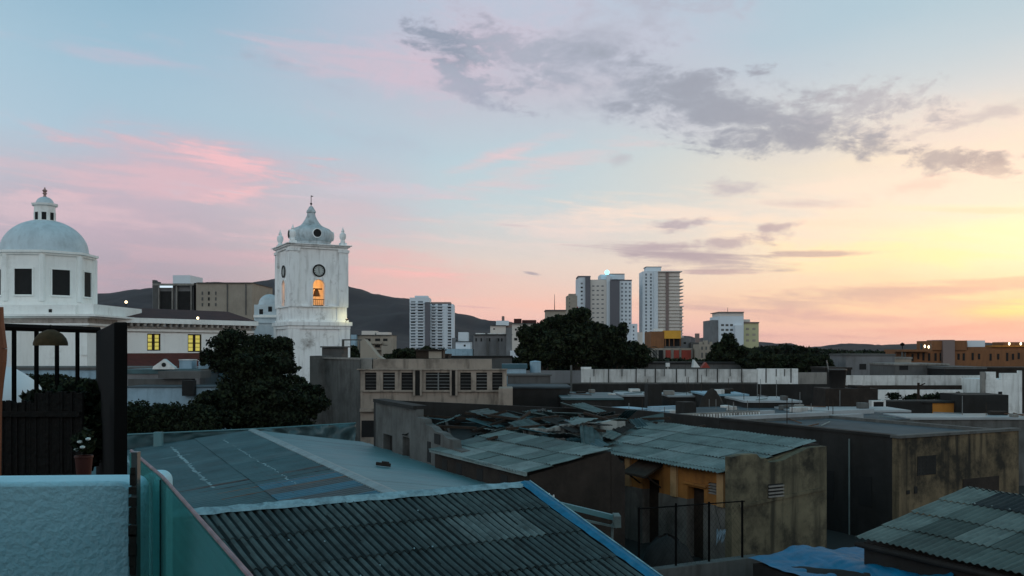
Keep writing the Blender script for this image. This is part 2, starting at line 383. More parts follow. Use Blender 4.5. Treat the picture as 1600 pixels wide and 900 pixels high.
# above the frame: deeper blue dusk; behind it: sky brightened to light facing walls
up = sm(el, .40, .95); bk = sm(M('ABSOLUTE', M('SUBTRACT', az, SUN_AZ)), .9, 2.0)
ZEN = s2l(64, 138, 160); BACK = s2l(228, 236, 242)
g = mixc(bk, g, BACK); g = mixc(up, g, ZEN)
dn = sm(el, -.02, -.2); g = mixc(dn, g, s2l(40,44,46))
bg1 = wn('ShaderNodeBackground'); WL.new(g, bg1.inputs[0]); bg1.inputs[1].default_value = 1.10
sky = wn('ShaderNodeTexSky', sky_type='NISHITA'); sky.sun_disc = False; sky.sun_elevation = SUN_EL; sky.sun_rotation = SUN_AZ
sky.dust_density = 2.0
bg2 = wn('ShaderNodeBackground'); WL.new(sky.outputs[0], bg2.inputs[0]); bg2.inputs[1].default_value = 0.012
ad = wn('ShaderNodeAddShader'); WL.new(bg1.outputs[0], ad.inputs[0]); WL.new(bg2.outputs[0], ad.inputs[1])
wo = wn('ShaderNodeOutputWorld'); WL.new(ad.outputs[0], wo.inputs[0])
world.cycles.sampling_method = 'MANUAL'; world.cycles.sample_map_resolution = 512

sl = bpy.data.lights.new('sun', 'SUN'); sl.energy = 0.25; sl.angle = R(12); sl.color = (1.0, .66, .42)
so = bpy.data.objects.new('sun', sl); COL.objects.link(so)
sd = Vector((math.sin(SUN_AZ)*math.cos(SUN_EL), math.cos(SUN_AZ)*math.cos(SUN_EL), math.sin(SUN_EL)))
so.rotation_euler = sd.to_track_quat('Z', 'Y').to_euler(); so.location = (30, 40, 60)

cd = bpy.data.cameras.new('camera'); cam = bpy.data.objects.new('camera', cd); COL.objects.link(cam)
cam.location = (0, 0, H); cam.rotation_euler = (R(90), 0, 0)
cd.sensor_width = 36; cd.lens = 36*F/1600; cd.shift_y = (HV-450)/1600; cd.clip_start = 0.1; cd.clip_end = 20000
SC.camera = cam
vs = SC.view_settings; vs.view_transform = 'Standard'; vs.look = 'None'; vs.gamma = 1; vs.exposure = 0; vs.use_curve_mapping = False
SC.render.engine = 'CYCLES'; SC.render.resolution_x = 1024; SC.render.resolution_y = 576
SC.cycles.max_bounces = 6; SC.cycles.diffuse_bounces = 3; SC.cycles.volume_bounces = 0
M_white = mat('white_paint', (.74,.74,.72), .8, .10, .8, .5, (.25,.23,.2), .35, bump=.15)
M_whited = mat('dirty_white_paint', (.55,.54,.52), .85, .18, .6, .6, (.14,.12,.10), .6, bump=.2)
M_church = mat('church_lime_white', (.86,.86,.83), .85, .05, .5, .4, (.36,.33,.29), .12, bump=.1, lo=.56, hi=.72)
M_tower = mat('tower_lime_white', (.87,.87,.86), .85, .05, .5, .8, (.16,.13,.11), .28, bump=.15, lo=.56, hi=.70)
M_dome = mat('dome_plaster', (.52,.60,.64), .6, .1, .7, .4, (.3,.34,.36), .3, lo=.5, hi=.7)
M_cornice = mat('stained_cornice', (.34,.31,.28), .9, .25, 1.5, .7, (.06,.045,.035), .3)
M_maroon = mat('maroon_roof', (.055,.016,.014), .8, .3, 1.0, .4, (.02,.01,.01))
M_redtile = mat('dull_red_tiles', (.10,.018,.014), .85, .3, 1.5, .4, (.03,.012,.01))
M_dark = mat('dark_opening', (.012,.012,.012), .8, .2, 2)
M_glass = mat('dark_window_glass', (.02,.024,.028), .12, .1, 2, spec=.5)
M_bglass = mat('blue_window_glass', (.04,.07,.10), .15, .1, .2, spec=.6)
M_black = mat('black_painted_metal', (.004,.004,.004), .9, .2, 5, spec=.08)
M_steel = mat('grey_steel', (.18,.19,.19), .45, .2, 5, metal=.6)
M_rust = mat('rusty_metal', (.10,.045,.022), .8, .4, 6, .5, (.03,.015,.01))
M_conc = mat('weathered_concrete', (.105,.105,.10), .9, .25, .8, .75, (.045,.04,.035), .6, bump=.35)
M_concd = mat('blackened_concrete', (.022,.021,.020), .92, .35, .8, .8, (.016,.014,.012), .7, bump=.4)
M_concl = mat('pale_concrete', (.24,.225,.205), .9, .2, .8, .6, (.09,.08,.07), .5, bump=.3)
M_brown = mat('brown_rubble_wall', (.028,.021,.017), .95, .4, 1.6, .8, (.02,.015,.012), .4, bump=.6, bscale=12)
M_peach = mat('faded_peach_plaster', (.31,.255,.21), .88, .16, .7, .8, (.10,.08,.065), .8, bump=.3, lo=.5, hi=.68)
M_ochre = mat('ochre_plaster', (.34,.145,.035), .88, .2, 1.1, .6, (.12,.05,.02), .5, bump=.25)
M_greyp = mat('grey_dado_plaster', (.15,.14,.125), .9, .25, 1.3, .7, (.04,.036,.03), .5, bump=.3)
M_gable = mat('stained_gable_plaster', (.145,.125,.08), .92, .3, 1.1, .95, (.026,.024,.018), .85, bump=.5, lo=.45, hi=.62, stretch=.08)
M_stainK = mat('algae_stained_plaster', (.15,.112,.066), .92, .35, .9, .95, (.02,.018,.014), 1.0, bump=.5, lo=.44, hi=.60, stretch=.09)
M_roofflat = mat('tarred_roof', (.065,.08,.09), .9, .35, .35, .6, (.02,.022,.024), bump=.4, bscale=8)
M_roofpale = mat('pale_roof_coating', (.30,.32,.33), .6, .2, .3, .6, (.15,.15,.15))
M_teal = mat('weathered_teal_sheet', (.036,.082,.092), .55, .3, .8, .5, (.035,.045,.048), bump=.1)
M_teal2 = mat('weathered_teal_sheet_pale', (.05,.10,.11), .55, .3, .8, .5, (.05,.06,.065), bump=.1)
M_tealp = mat('pale_zinc_sheet', (.085,.20,.22), .5, .15, .7, .5, (.16,.19,.20), bump=.1)
M_blue = mat('blue_painted_sheet', (.025,.105,.15), .45, .3, 2.5, .6, (.02,.07,.12))
M_bluep = mat('blue_waterproof_paint', (.010,.13,.24), .6, .3, 4, .6, (.05,.16,.24), lo=.5, hi=.65, bump=.3)
M_cap = mat('ridge_mortar', (.22,.34,.38), .7, .3, 5, .8, (.06,.10,.12), bump=.5)
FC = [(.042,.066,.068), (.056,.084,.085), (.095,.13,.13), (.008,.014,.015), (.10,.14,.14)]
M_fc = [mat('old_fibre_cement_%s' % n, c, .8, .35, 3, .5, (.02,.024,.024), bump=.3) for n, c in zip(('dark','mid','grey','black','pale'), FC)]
FL = [(.14,.185,.18), (.115,.155,.15), (.175,.22,.215), (.092,.12,.118), (.205,.25,.245)]
M_fl = [mat('grey_fibre_cement_%s' % n, c, .8, .25, 1.5, .6, (.07,.075,.075), bump=.25) for n, c in zip(('plain','stained','clean','dark','bright'), FL)]
FR = [(.07,.088,.08), (.056,.072,.065), (.085,.108,.098), (.13,.158,.145), (.02,.022,.024)]
M_fr = [mat('shed_sheet_%s' % n, c, .8, .25, 1.5, .6, (.05,.055,.05), bump=.25) for n, c in zip(('plain','dull','clean','bright','tarred'), FR)]
M_wood = mat('dark_timber', (.028,.018,.012), .85, .4, 5, bump=.2)
M_straw = mat('brown_straw', (.06,.036,.015), .9, .4, 14, bump=.5)
M_wicker = mat('black_wicker', (.006,.004,.003), .85, .5, 30, bump=.6)
M_leafs = [mat('leaf_dark', (.011,.017,.008), .8, .3, 2, spec=.15), mat('leaf_mid', (.020,.028,.012), .8, .3, 2, spec=.15), mat('leaf_black_green', (.006,.009,.005), .8, .3, 2, spec=.1), mat('leaf_olive', (.030,.038,.016), .75, .3, 2, spec=.15)]
M_bark = mat('bark', (.06,.045,.035), .95, .3, 5, bump=.5)
M_ground = mat('street_soil', (.03,.028,.026), .95, .3, .08, .5, (.03,.035,.025))
M_hill = mat('forested_slope', (.012,.009,.012), .95, .35, .012, .6, (.034,.027,.024), lo=.48, hi=.62)
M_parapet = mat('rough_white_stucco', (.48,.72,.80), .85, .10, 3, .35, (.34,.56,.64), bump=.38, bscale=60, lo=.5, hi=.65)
M_litwin = emis('yellow_lit_glass', s2l(200,185,90), .6)
M_litarch = emis('amber_lamp_glow', s2l(255,150,60), 1.6)
M_lamp = emis('warm_lamp', s2l(255,226,180), 4)
M_lampw = emis('white_lamp', s2l(225,240,255), 7)
M_lampc = emis('cyan_lamp', s2l(120,225,255), 3)
M_apt = mat('apartment_white', (.66,.70,.74), .7, .05, .05)
M_apt2 = mat('apartment_cream', (.62,.56,.51), .7, .06, .05)
M_aptg = mat('apartment_grey_panel', (.12,.115,.13), .7, .06, .05)
M_aptb = mat('apartment_brown_panel', (.21,.155,.14), .7, .06, .05)
M_beige = mat('beige_render', (.32,.275,.225), .85, .12, .3, .4, (.2,.17,.14), .3)
M_grey = mat('grey_render', (.18,.18,.185), .88, .15, .3, .5, (.1,.095,.09), .4)
M_greyd = mat('dark_grey_render', (.10,.098,.095), .9, .2, .3, .5, (.05,.045,.04), .4)
M_orange = mat('orange_render', (.42,.17,.03), .85, .15, .4, .5, (.15,.06,.02), .4)
M_orangeb = mat('brown_orange_render', (.22,.095,.042), .88, .2, .25, .6, (.11,.055,.03), .5)
M_red = mat('red_shutter', (.28,.045,.03), .7, .2, 1)
M_bluewash = mat('blue_wash_wall', (.30,.42,.50), .85, .12, .8, .5, (.14,.2,.24), .4)
# ================================================================== ground, hills
mb = MB(); n = 48
vs_ = [(0,0,0)] + [(9000*math.cos(2*math.pi*i/n), 9000*math.sin(2*math.pi*i/n), 0) for i in range(n)]
mb.add(vs_, [(0, 1+i, 1+(i+1) % n) for i in range(n)]); setting(mb, 'ground', M_ground)

def interp(pts, x):
    for (a, b), (c, d) in zip(pts[:-1], pts[1:]):
        if a <= x <= c:
            t = (x-a)/(c-a); return b + (d-b)*t
    return pts[0][1] if x < pts[0][0] else pts[-1][1]
from mathutils import noise as mn
def ridge(prof, Yr, Y0, Y1, u0, u1, nu, ny, amp, name, freq):
    mb = MB(); us = [u0+(u1-u0)*i/nu for i in range(nu+1)]
    for j in range(ny+1):
        Y = Y0+(Y1-Y0)*j/ny
        for u in us:
            x = X(u, Yr); hz = max(0, (HV-interp(prof, u)-(3 if amp > 50 else 0))/F*Yr + H)
            t = (Y-Y0)/(Yr-Y0); s = max(0,t)**1.45 if t < 1 else max(0, 1-(Y-Yr)/(Y1-Yr))**.7
            nz = mn.fractal(Vector((x*freq, Y*freq, 3.1)), 0.9, 2.0, 6)
            rg = 1-abs(mn.noise(Vector((x*freq*1.3+4, Y*freq*.35, 9))))*2
            z = hz*s + (nz*.9 + rg*.5)*amp*min(1, s*1.4)*(0.02 if abs(Y-Yr) < 1 else 1.0*(1-s*.985)) + mn.fractal(Vector((x*.02, Y*.02, 1)), 1, 2, 4)*amp*.035*s
            mb.v.append(Vector((x, Y, max(-5, z))))
    m = nu+1
    for j in range(ny):
        for i in range(nu): mb.f.append([j*m+i, j*m+i+1, (j+1)*m+i+1, (j+1)*m+i]); mb.m.append(0)
    return setting(mb, name, M_hill, smooth=True, angle=80)
P1 = [(-900,470),(-300,440),(0,462),(60,458),(140,456),(190,455),(215,450),(240,447),(300,442),(330,437),(352,438),(365,443),(395,447),(412,440),(430,433),(480,424),(530,437),(545,443),(565,448),(585,456),(605,459),(640,462),(660,468),(700,482),(718,487),(735,489),(752,496),(775,501),(800,502),(840,512),(900,524),(980,533),(1080,541),(1300,546)]
ridge(P1, 3400, 1500, 4600, -900, 1300, 660, 40, 120, 'hills', .0016)
P2 = [(900,548),(1000,544),(1100,545),(1190,542),(1210,543),(1250,545),(1290,548),(1500,550),(1700,551)]
ridge(P2, 900, 500, 1300, 900, 1700, 80, 14, 6, 'low_hills', .006)

# ================================================================== our own rooftop terrace
mb = MB(); mb.box(-4.2,.9,-3,2.56,5.1,5.4); mb.box(-4.2,-.4,-3,2.9,0,5.1)
setting(mb, 'terrace_floor', M_conc)
TW = lambda a, b, Y, t=.15: None
# parapet: two lengths of rough white wall, rounded ends
def parapet(x0, x1, y0, y1, top, name, label):
    d = Vector((x1-x0, y1-y0, 0)); L = d.length; ang = math.atan2(d.y, d.x)
    rr = .035; pts = []
    for cx, a0 in ((L-rr, 0), (rr, 90)):
        for k in range(7):
            a = R(a0 + k*15); pts.append((cx+rr*math.cos(a), 0, -rr+rr*math.sin(a)))
    prof = [(0,0,-1.6),(L,0,-1.6)] + pts
    m = MB(); m.extrude(prof, (0,.15,0))
    o = single(m, name, label, 'wall', M_parapet, 'white parapet of the near terrace', smooth=True, bevel=.012); o.location = (x0,y0,top); o.rotation_euler = (0,0,ang)
    return o
parapet(-2.9, X(207,2.52), 2.40, 2.52, Z(752,2.52), 'parapet_wall', 'long rough white stucco parapet at the bottom left, left of the rusty joint')
parapet(X(213,3.14), X(254,3.15), 3.14, 3.15, Z(742,3.15), 'parapet_wall', 'short stub of white parapet seen behind the green glass, right of the rusty joint')
# corroded post in the joint
t = thing('railing_post', 'thin corroded metal post in the gap between the two white parapet lengths', 'post', (X(211,2.5),2.50,0))
m = MB(); m.box(-.006,.010,-.01,.012,4.8,Z(706,2.5)); m.build('post', M_steel, t)
m = MB(); rnd = random.Random(3)
for k in range(26):
    z = 6.0 + k*.027; w = rnd.uniform(.003,.009); m.box(-.004-w, .002+w*.8, -.014, .010, z-.012*rnd.uniform(.6,1.4), z+.012*rnd.uniform(.5,1.5))
m.build('crumbling_mortar', M_brown, t)
# green glass balustrade running towards the camera
GP = [Vector((X(205,3.0),3.0,0)), Vector((X(254,2.55),2.55,0)), Vector((X(392,1.42),1.42,0)), Vector((X(470,.95),.95,0))]
gm, nt, b = new_mat('green_glass')
b.inputs['Base Color'].default_value = (.10,.40,.39,1); b.inputs['Roughness'].default_value = .12; b.inputs['Specular IOR Level'].default_value = .5
tr = N(nt, 'ShaderNodeBsdfTransparent'); tr.inputs[0].default_value = (.45,.78,.76,1); ms = N(nt, 'ShaderNodeMixShader'); ms.inputs[0].default_value = .42
nt.links.new(b.outputs[0], ms.inputs[1]); nt.links.new(tr.outputs[0], ms.inputs[2]); nt.links.new(ms.outputs[0], nt.nodes['Material Output'].inputs[0])
M_ggl = gm
M_rail = mat('worn_pink_rail', (.26,.14,.15), .5, .4, 20, .5, (.12,.1,.1))
t = thing('glass_balustrade', 'green tinted glass balustrade with a thin pinkish top rail at the bottom left', 'balustrade', (X(254,2.55),2.55,5.4)); off = Vector((X(254,2.55),2.55,5.4))
ztop = [Z(704,3.0), Z(745,2.55), Z(902,1.42), Z(902,1.42)]
ztop[3] = ztop[2]
for i in range(3):
    a, c = GP[i], GP[i+1]; d = (c-a).normalized(); nn = Vector((-d.y, d.x, 0))*.006
    a2, c2 = a+d*.006, c-d*.006
    m = MB(off); m.add([(p.x,p.y,z) for p, z in ((a2-nn,5.42),(c2-nn,5.42),(c2-nn,ztop[i+1]-.006),(a2-nn,ztop[i]-.006),(a2+nn,5.42),(c2+nn,5.42),(c2+nn,ztop[i+1]-.006),(a2+nn,ztop[i]-.006))],
        [(0,1,2,3),(7,6,5,4),(0,4,5,1),(1,5,6,2),(2,6,7,3),(3,7,4,0)])
    m.build('glass_panel', M_ggl, t)
m = MB(off)
for i in range(3): m.tube((GP[i].x,GP[i].y,ztop[i]), (GP[i+1].x,GP[i+1].y,ztop[i+1]), .0045, .0045, 8)
m.build('top_rail', M_rail, t)
m = MB(off); m.box(GP[1].x-.005,GP[1].x+.005,GP[1].y-.009,GP[1].y+.009,5.4,ztop[1]-.008); m.build('joint_strip', M_black, t)
# ================================================================== neighbour's roof terrace at the left
# floor of it
m = MB(); m.hull([(-9,4.2),(-2.1,4.2),(X(196,9.2),9.2),(-9,9.2)],[5.2]*4,4.9); m.hull([(-9,4.4),(-2.35,4.4),(X(190,9.0),9.0),(-9,9.0)],[4.9]*4,0)
m.off = Vector((-5.5,6.5,0)); m.v = [p - Vector((-5.5,6.5,0)) for p in m.v]; 
single(m, 'terrace_building', 'dark neighbouring house carrying the roof terrace at the left edge', 'building', M_concd)
# tall dark screen panel, seen obliquely
PA = Vector((X(199,5),5,0)); PB = Vector((X(178,5.05),5.05,0)); PC = Vector((X(150,7.8),7.8,0))
t = thing('screen_panel', 'tall black timber screen standing at the right end of the terrace frame', 'screen', (PB.x,PB.y,5.2)); off = Vector((PB.x,PB.y,5.2))
zt = Z(503,5); m = MB(off)
m.hull([PA, (X(198,5.3),5.3), (X(152,7.95),7.95), PC, PB], [zt]*5, 5.2); m.build('panel', M_black, t, bevel=.01)
# frame with mullions
t = thing('pergola', 'thin black metal frame of the roof terrace with upright bars against the white church wall', 'frame', (PC.x,PC.y,5.2)); off = Vector((PC.x,PC.y,5.2))
fa = Vector((X(-60,6.3),6.3)); fb = Vector((PC.x+.02,PC.y))
zt2 = Z(515,7.6); d = (fb-fa); L = d.length; d.normalize(); nn = Vector((-d.y,d.x))
m = MB(off); m.tube((fa.x,fa.y,zt2),(fb.x,fb.y,zt2),.03,.03,6); m.build('top_rail', M_black, t)
for u in (22,57,89,121):
    # intersect the view ray of each bar with the frame's line
    r_ = (u-800)/F; s = (r_*fa.y-fa.x)/(d.x-r_*d.y); p = fa+d*s
    m = MB(off); m.box(p.x-.012,p.x+.012,p.y-.012,p.y+.012,5.2,zt2); m.build('bar', M_black, t)
# hanging half-round straw lamp shade
t = thing('hanging_lamp', 'half-round brown straw lampshade hanging under the black terrace frame', 'lamp', (X(79,6.4),6.4,Z(540,6.4)))
r = 25/F*6.4; m = MB(); m.lathe([(r,0),(r*.99,.02),(r*.9,r*.45),(r*.66,r*.75),(r*.35,r*.93),(.02,r*1.0)], n=24); m.build('lamp_shade', M_straw, t, smooth=True)
m = MB(); m.tube((0,0,r),(0,0,Z(512,6.4)-Z(540,6.4)+.02),.006,.006,5); m.build('cord', M_black, t)
# brown curved pole at the very edge
m = MB((X(-3,4.6),4.6,5.2)); pts = [W(u,v,4.6) for u,v in ((-6,800),(-5,700),(-4,625),(-1,596),(3,565),(4,545),(1,520),(-1,503),(-2,480))]
m.path(pts, .022, 8); single(m, 'wooden_pole', 'smooth reddish brown curved pole at the far left edge', 'pole', mat('red_brown_wood', (.22,.075,.035), .5, .2, 4), smooth=True)
# white dome-shaped parasol behind the bars
t = thing('parasol', 'white rounded parasol top behind the left bars of the terrace frame', 'parasol', (X(-5,8.6),8.6,5.2))
rr = 72/F*8.6; z0 = Z(628,8.6)-5.2
m = MB(); m.lathe([(rr,z0-.05),(rr,z0),(rr*.95,z0+rr*.16),(rr*.8,z0+rr*.40),(rr*.55,z0+rr*.6),(rr*.30,z0+rr*.76),(rr*.18,z0+rr*1.15),(.02,z0+rr*1.24)], n=16); m.build('canopy', mat('white_canvas', (.72,.75,.78), .8, .06, 1), t, smooth=True)
m = MB(); m.tube((0,0,0),(0,0,z0+rr),.025); m.build('pole', M_steel, t)
# wicker fence with its ragged top
t = thing('wicker_fence', 'dark brown wicker fence below the terrace frame, just behind the white parapet', 'fence', (X(60,5.2),5.2,5.2)); ox = X(60,5.2)
m = MB((ox,5.2,5.2)); xa, xb = X(-80,5.2), X(126,5.2); ztf = Z(622,5.2)
rnd = random.Random(5); k = 0; x = xa
while x < xb:
    w = rnd.uniform(.012,.022); h = ztf + rnd.uniform(-.008,.008) + (.03 if x > X(50,5.2) else -.02); m.box(x, x+w*.92, 5.2+rnd.uniform(-.006,.006), 5.22, 5.2, h); x += w
m.build('canes', M_wicker, t)
for z in (5.5,6.0,6.62):
    m = MB((ox,5.2,5.2)); m.box(xa, xb, 5.185, 5.193, z, z+.03); m.build('binding', M_wicker, t)
# climbing plant on top of the fence, dark bushes beside it
def bush(name, label, cat, lobes, n, size, base, seed, mats=None):
    t = thing(name, label, cat, base); leaf_obj('foliage', leaf_cloud(lobes, n, size, base, seed, shell=.1), mats or M_leafs[:3], t, seed)
    m = MB(); rnd = random.Random(seed)
    for l in lobes[:4]: m.tube((0,0,0), Vector(l[:3])-Vector(base), .03, .012, 5)
    m.build('stem', M_bark, t); return t
def lobe(u, v, Y, ru, rv, ry=None): 
    s = Y/F; return (X(u,Y), Y, Z(v,Y), ru*s, ry if ry else ru*s, rv*s)
bush('climbing_plant', 'straggly dark climber along the top of the wicker fence', 'plant', [lobe(60,622,5.4,22,8),lobe(95,618,5.4,28,10),lobe(122,630,5.4,20,16)], 1500, .035, (X(95,5.4),5.4,5.2), 3)
bush('shrub', 'dark leafy shrub filling the gap between the wicker fence and the black screen', 'shrub', [lobe(128,622,7.2,30,20),lobe(140,650,6.9,26,40),lobe(135,690,6.6,22,40),lobe(100,628,7.4,40,16)], 7000, .05, (X(135,6.9),6.9,5.2), 4)
# red bucket of white flowers
t = thing('flower_pot', 'red bucket with pale flowers between the wicker fence and the black screen', 'flower pot', (X(131,4.6),4.6,Z(752,4.6)))
r = 13/F*4.6; m = MB(); m.lathe([(r*.75,0),(r*1.0,.115),(r*1.08,.118),(r*1.08,.128),(r*.92,.128),(r*.9,.11)], n=18); m.build('pot', mat('red_plastic', (.06,.014,.010), .5, .15, 5), t, smooth=True)
leaf_obj('leaves', leaf_cloud([(0,0,.20,.06,.06,.06)], 160, .018, (0,0,0), 9, shell=.2), M_leafs[:2], t)
rs = random.Random(8)
for k in range(5):
    m = MB(); c = (rs.uniform(-.04,.045), rs.uniform(-.06,-.02), rs.uniform(.15,.25)); m.lathe([(.003,-.008),(.012,-.003),(.013,.004),(.004,.008)], c, 8); m.build('flower', mat('white_petals', (.65,.7,.68), .7, .1, 9) if k == 0 else bpy.data.materials['white_petals'], t, smooth=True)
m = MB(); m.box(-.25,.25,-.15,.2,-(Z(752,4.6)-5.2),-.002); o = single(m, 'stand', 'low dark stand under the red flower bucket', 'stand', M_wood); o.location = (X(131,4.6),4.6,Z(752,4.6))

# ================================================================== nearest roof: big dark corrugated gable
YL, YR_ = 18.0, 21.65; zr = 3.83
RL = Vector((X(312,YL),YL,zr)); RR = Vector((X(820,YR_),YR_,zr)); e1 = (RR-RL).normalized(); RL2 = RL - e1*.9; L = (RR-RL2).length
dn = Vector((.62,-.785,0)).normalized(); e2 = (dn*1.0 + Vector((0,0,-.347))).normalized()
t = thing('gable_house', 'nearest house with a big dark corrugated gable roof and blue verge, bottom centre', 'house', (RL2.x,RL2.y,0)); off = Vector((RL2.x,RL2.y,0))
SLP = 6.4
def pick1(r, s, rnd):
    if r == 1 and s in (6,7): return 2
    if r == 2 and s in (3,): return 1
    return rnd.choice((0,0,1))
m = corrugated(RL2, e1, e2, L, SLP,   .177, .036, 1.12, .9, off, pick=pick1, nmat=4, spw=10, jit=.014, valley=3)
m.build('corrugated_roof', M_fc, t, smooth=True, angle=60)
dn2 = -dn; e2b = (dn2 + Vector((0,0,-.347))).normalized()
m = corrugated(RL2, e1, e2b, L, 1.3, .177, .026, 1.4, .9, off, nmat=3, spw=6); m.build('rear_roof_slope', M_fc, t, smooth=True, angle=60)
# mortar ridge, uneven
m = MB(off); ns = 60; nrm = Vector((0,0,1)); rnd = random.Random(2)
ring = []
for i in range(ns+1):
    c = RL2 + e1*(L*i/ns); w = .20*rnd.uniform(.85,1.12); h = .055*rnd.uniform(.8,1.25)
    f = dn; ring.append([c + f*w - nrm*(w*.33-.045), c + f*w*.75 - nrm*(w*.25-.08), c + f*w*.35 + nrm*(h+.0), c + nrm*(h+.03), c - f*w*.35 + nrm*h, c - f*w - nrm*(w*.33-.05)])
for i in range(ns):
    a, b_ = ring[i], ring[i+1]
    for k in range(5): m.add([a[k],b_[k],b_[k+1],a[k+1]], [(0,1,2,3)])
m.build('ridge_cap', M_cap, t)
# blue painted verge down the right edge
m = MB(off); up = e1.cross(e2); up = up if up.z > 0 else -up
a0 = RR - e1*.02 + up*.02; ns = 30
pr = []
for i in range(ns+1):
    c = a0 + e2*(SLP*i/ns); j = rnd.uniform(-.025,.025)
    pr.append([c - e1*(.16+j) + up*.045, c - e1*(.02) + up*(.085+abs(j)*.3), c + e1*.13 + up*.07, c + e1*.14 - up*.10])
for i in range(ns):
    for k in range(3): m.add([pr[i][k],pr[i+1][k],pr[i+1][k+1],pr[i][k+1]], [(0,1,2,3)])
m.build('blue_verge', M_bluep, t)
m = MB(off); pr2 = [[p[2]+up*.012 - e1*.015, p[2]+up*.02+e1*.02, p[2]+e1*.035-up*.02] for p in pr]
for i in range(ns):
    for k in range(2): m.add([pr2[i][k],pr2[i+1][k],pr2[i+1][k+1],pr2[i][k+1]], [(0,1,2,3)])
m.build('verge_edge', M_cap, t)
# body under it
ins = .12
pA = RL2 + e1*ins; pB = RR - e1*ins
q = [pA + dn*6.0, pB + dn*6.0, pB, pB + dn2*1.2, pA + dn2*1.2, pA]
tp = [zr-.347*6.0-.12, zr-.347*6.0-.12, zr-.10, zr-.347*1.2-.12, zr-.347*1.2-.12, zr-.10]
m = MB(off); m.hull(q, tp, 0); m.build('wall', M_concd, t)
rnd = random.Random(12)
for k in range(9):
    p = RL2 + e1*rnd.uniform(2,6.6) + e2*rnd.uniform(.4,3.2) + up*.03
    m = MB(off); m.lathe([(.0,0),(.016,.004),(.018,.02),(.006,.028)], p, 8); m.build('roof_bolt', M_cap, t)

# ================================================================== roof two: low teal metal gable behind it
yA, yB = 40.8, 21.6; rz = Z(672,40.8)
A0 = Vector((X(395,yA),yA,rz)); rd = Vector((X(612,23.0),23.0,rz))-A0; Lr = rd.length; rd.normalize()
Lr2 = Lr+.35; perp = Vector((rd.y,-rd.x,0)); perp = perp if perp.x < 0 else -perp     # to the left
t = thing('metal_roofed_house', 'long low house with a shallow teal sheet-metal gable roof behind the nearest roof', 'house', (A0.x,A0.y,0)); off = Vector((A0.x,A0.y,0))
eL = (perp + Vector((0,0,-.125))).normalized(); eR = (-perp + Vector((0,0,-.15))).normalized()
def pickL(r, s, rnd):
    if s >= 15 and r <= 1: return (2 if s%2 else 3) if r == 0 else rnd.choice((0,1))
    return rnd.choice((0,0,0,1))
LB = 7.2
m = corrugated(A0, rd, eL, Lr2, LB, .25, .018, 2.4, 1.0, off, pick=pickL, spw=6, jit=.008, shift=0)
m.build('left_roof_slope', [M_teal, M_teal2, M_blue, mat('purple_brown_sheet', (.055,.06,.062), .5, .3, 2)], t, smooth=True, angle=60)
m = corrugated(A0, rd, eR, Lr2, 5.0, .5, .006, 5.1, 1.0, off, pick=lambda r,s,n: 0, spw=5, jit=.006)
m.build('right_roof_slope', [M_tealp], t, smooth=True, angle=60)
# ridge cap: two thin lips
m = MB(off)
for sgn, e in ((1,eL),(-1,eR)):
    for w0, h0, w1, h1 in ((0,.07,.20,.04),):
        m.add([A0+e*w0+Vector((0,0,h0)), A0+rd*Lr2+e*w0+Vector((0,0,h0)), A0+rd*Lr2+e*w1+Vector((0,0,h1)), A0+e*w1+Vector((0,0,h1)), A0+e*w1, A0+rd*Lr2+e*w1], [(0,1,2,3),(3,2,5,4)])
m.build('ridge_cap', mat('pale_ridge_cap', (.18,.24,.25), .5, .3, 2), t)
# ragged sealant strips across the left slope, and one rust-black seam
def strip(s0, s1, q, w, mname, nm, seed):
    m = MB(off); rnd = random.Random(seed); n_ = 70; nn = Vector((0,0,.022)); prev = None; rise = .016
    for i in range(n_+1):
        c = A0 + rd*(s0+(s1-s0)*i/n_) + eL*(q+rnd.uniform(-.05,.05)); ww = w*rnd.uniform(.15,1.3)
        a = c - eL*ww*.5 + nn; b_ = c + eL*ww*.5 + nn
        if prev: m.add([prev[0], a, b_, prev[1]], [(0,1,2,3)])
        prev = (a, b_)
    m.build(nm, mname, t)
M_seal = mat('grey_sealant', (.22,.33,.35), .7, .3, 5)
strip(1.5, 14, 3.55, .13, M_seal, 'sealant_strip', 1); strip(2.0, 16, 1.55, .07, M_seal, 'sealant_strip', 2); strip(1.5, 12, 5.3, .14, M_seal, 'sealant_strip', 4)
def cross(s, q0, q1, w, mt, nm, seed):
    m = MB(off); rnd = random.Random(seed); prev = None
    for i in range(31):
        c = A0 + rd*(s+rnd.uniform(-.02,.02)) + eL*(q0+(q1-q0)*i/30) + Vector((0,0,.024)); ww = w*rnd.uniform(.5,1.2); a, b_ = c-rd*ww*.5, c+rd*ww*.5
        if prev: m.add([prev[0],a,b_,prev[1]], [(0,1,2,3)])
        prev = (a,b_)
    m.build(nm, mt, t)
M_tar = mat('black_tar_seam', (.03,.022,.02), .7, .3, 5)
cross(13.6,.2,4.6,.30,M_tar,'tar_seam',1); cross(15.2,.1,3.6,.10,M_rust,'rust_seam',2); cross(16.2,.1,3.6,.14,M_rust,'rust_seam',5); cross(14.4,.2,4,.06,M_tar,'tar_seam',3)
cross(12.3,.4,4.4,.03,M_tar,'tar_seam',6); cross(10.6,.4,4.6,.02,M_tar,'tar_seam',7); cross(5.2,3.2,5.9,.05,M_seal,'sealant_patch',8); cross(12.2,4.8,6.6,.05,M_seal,'sealant_patch',9)
strip(11.2, 17.5, 1.9, .06, M_tar, 'tar_seam', 11)
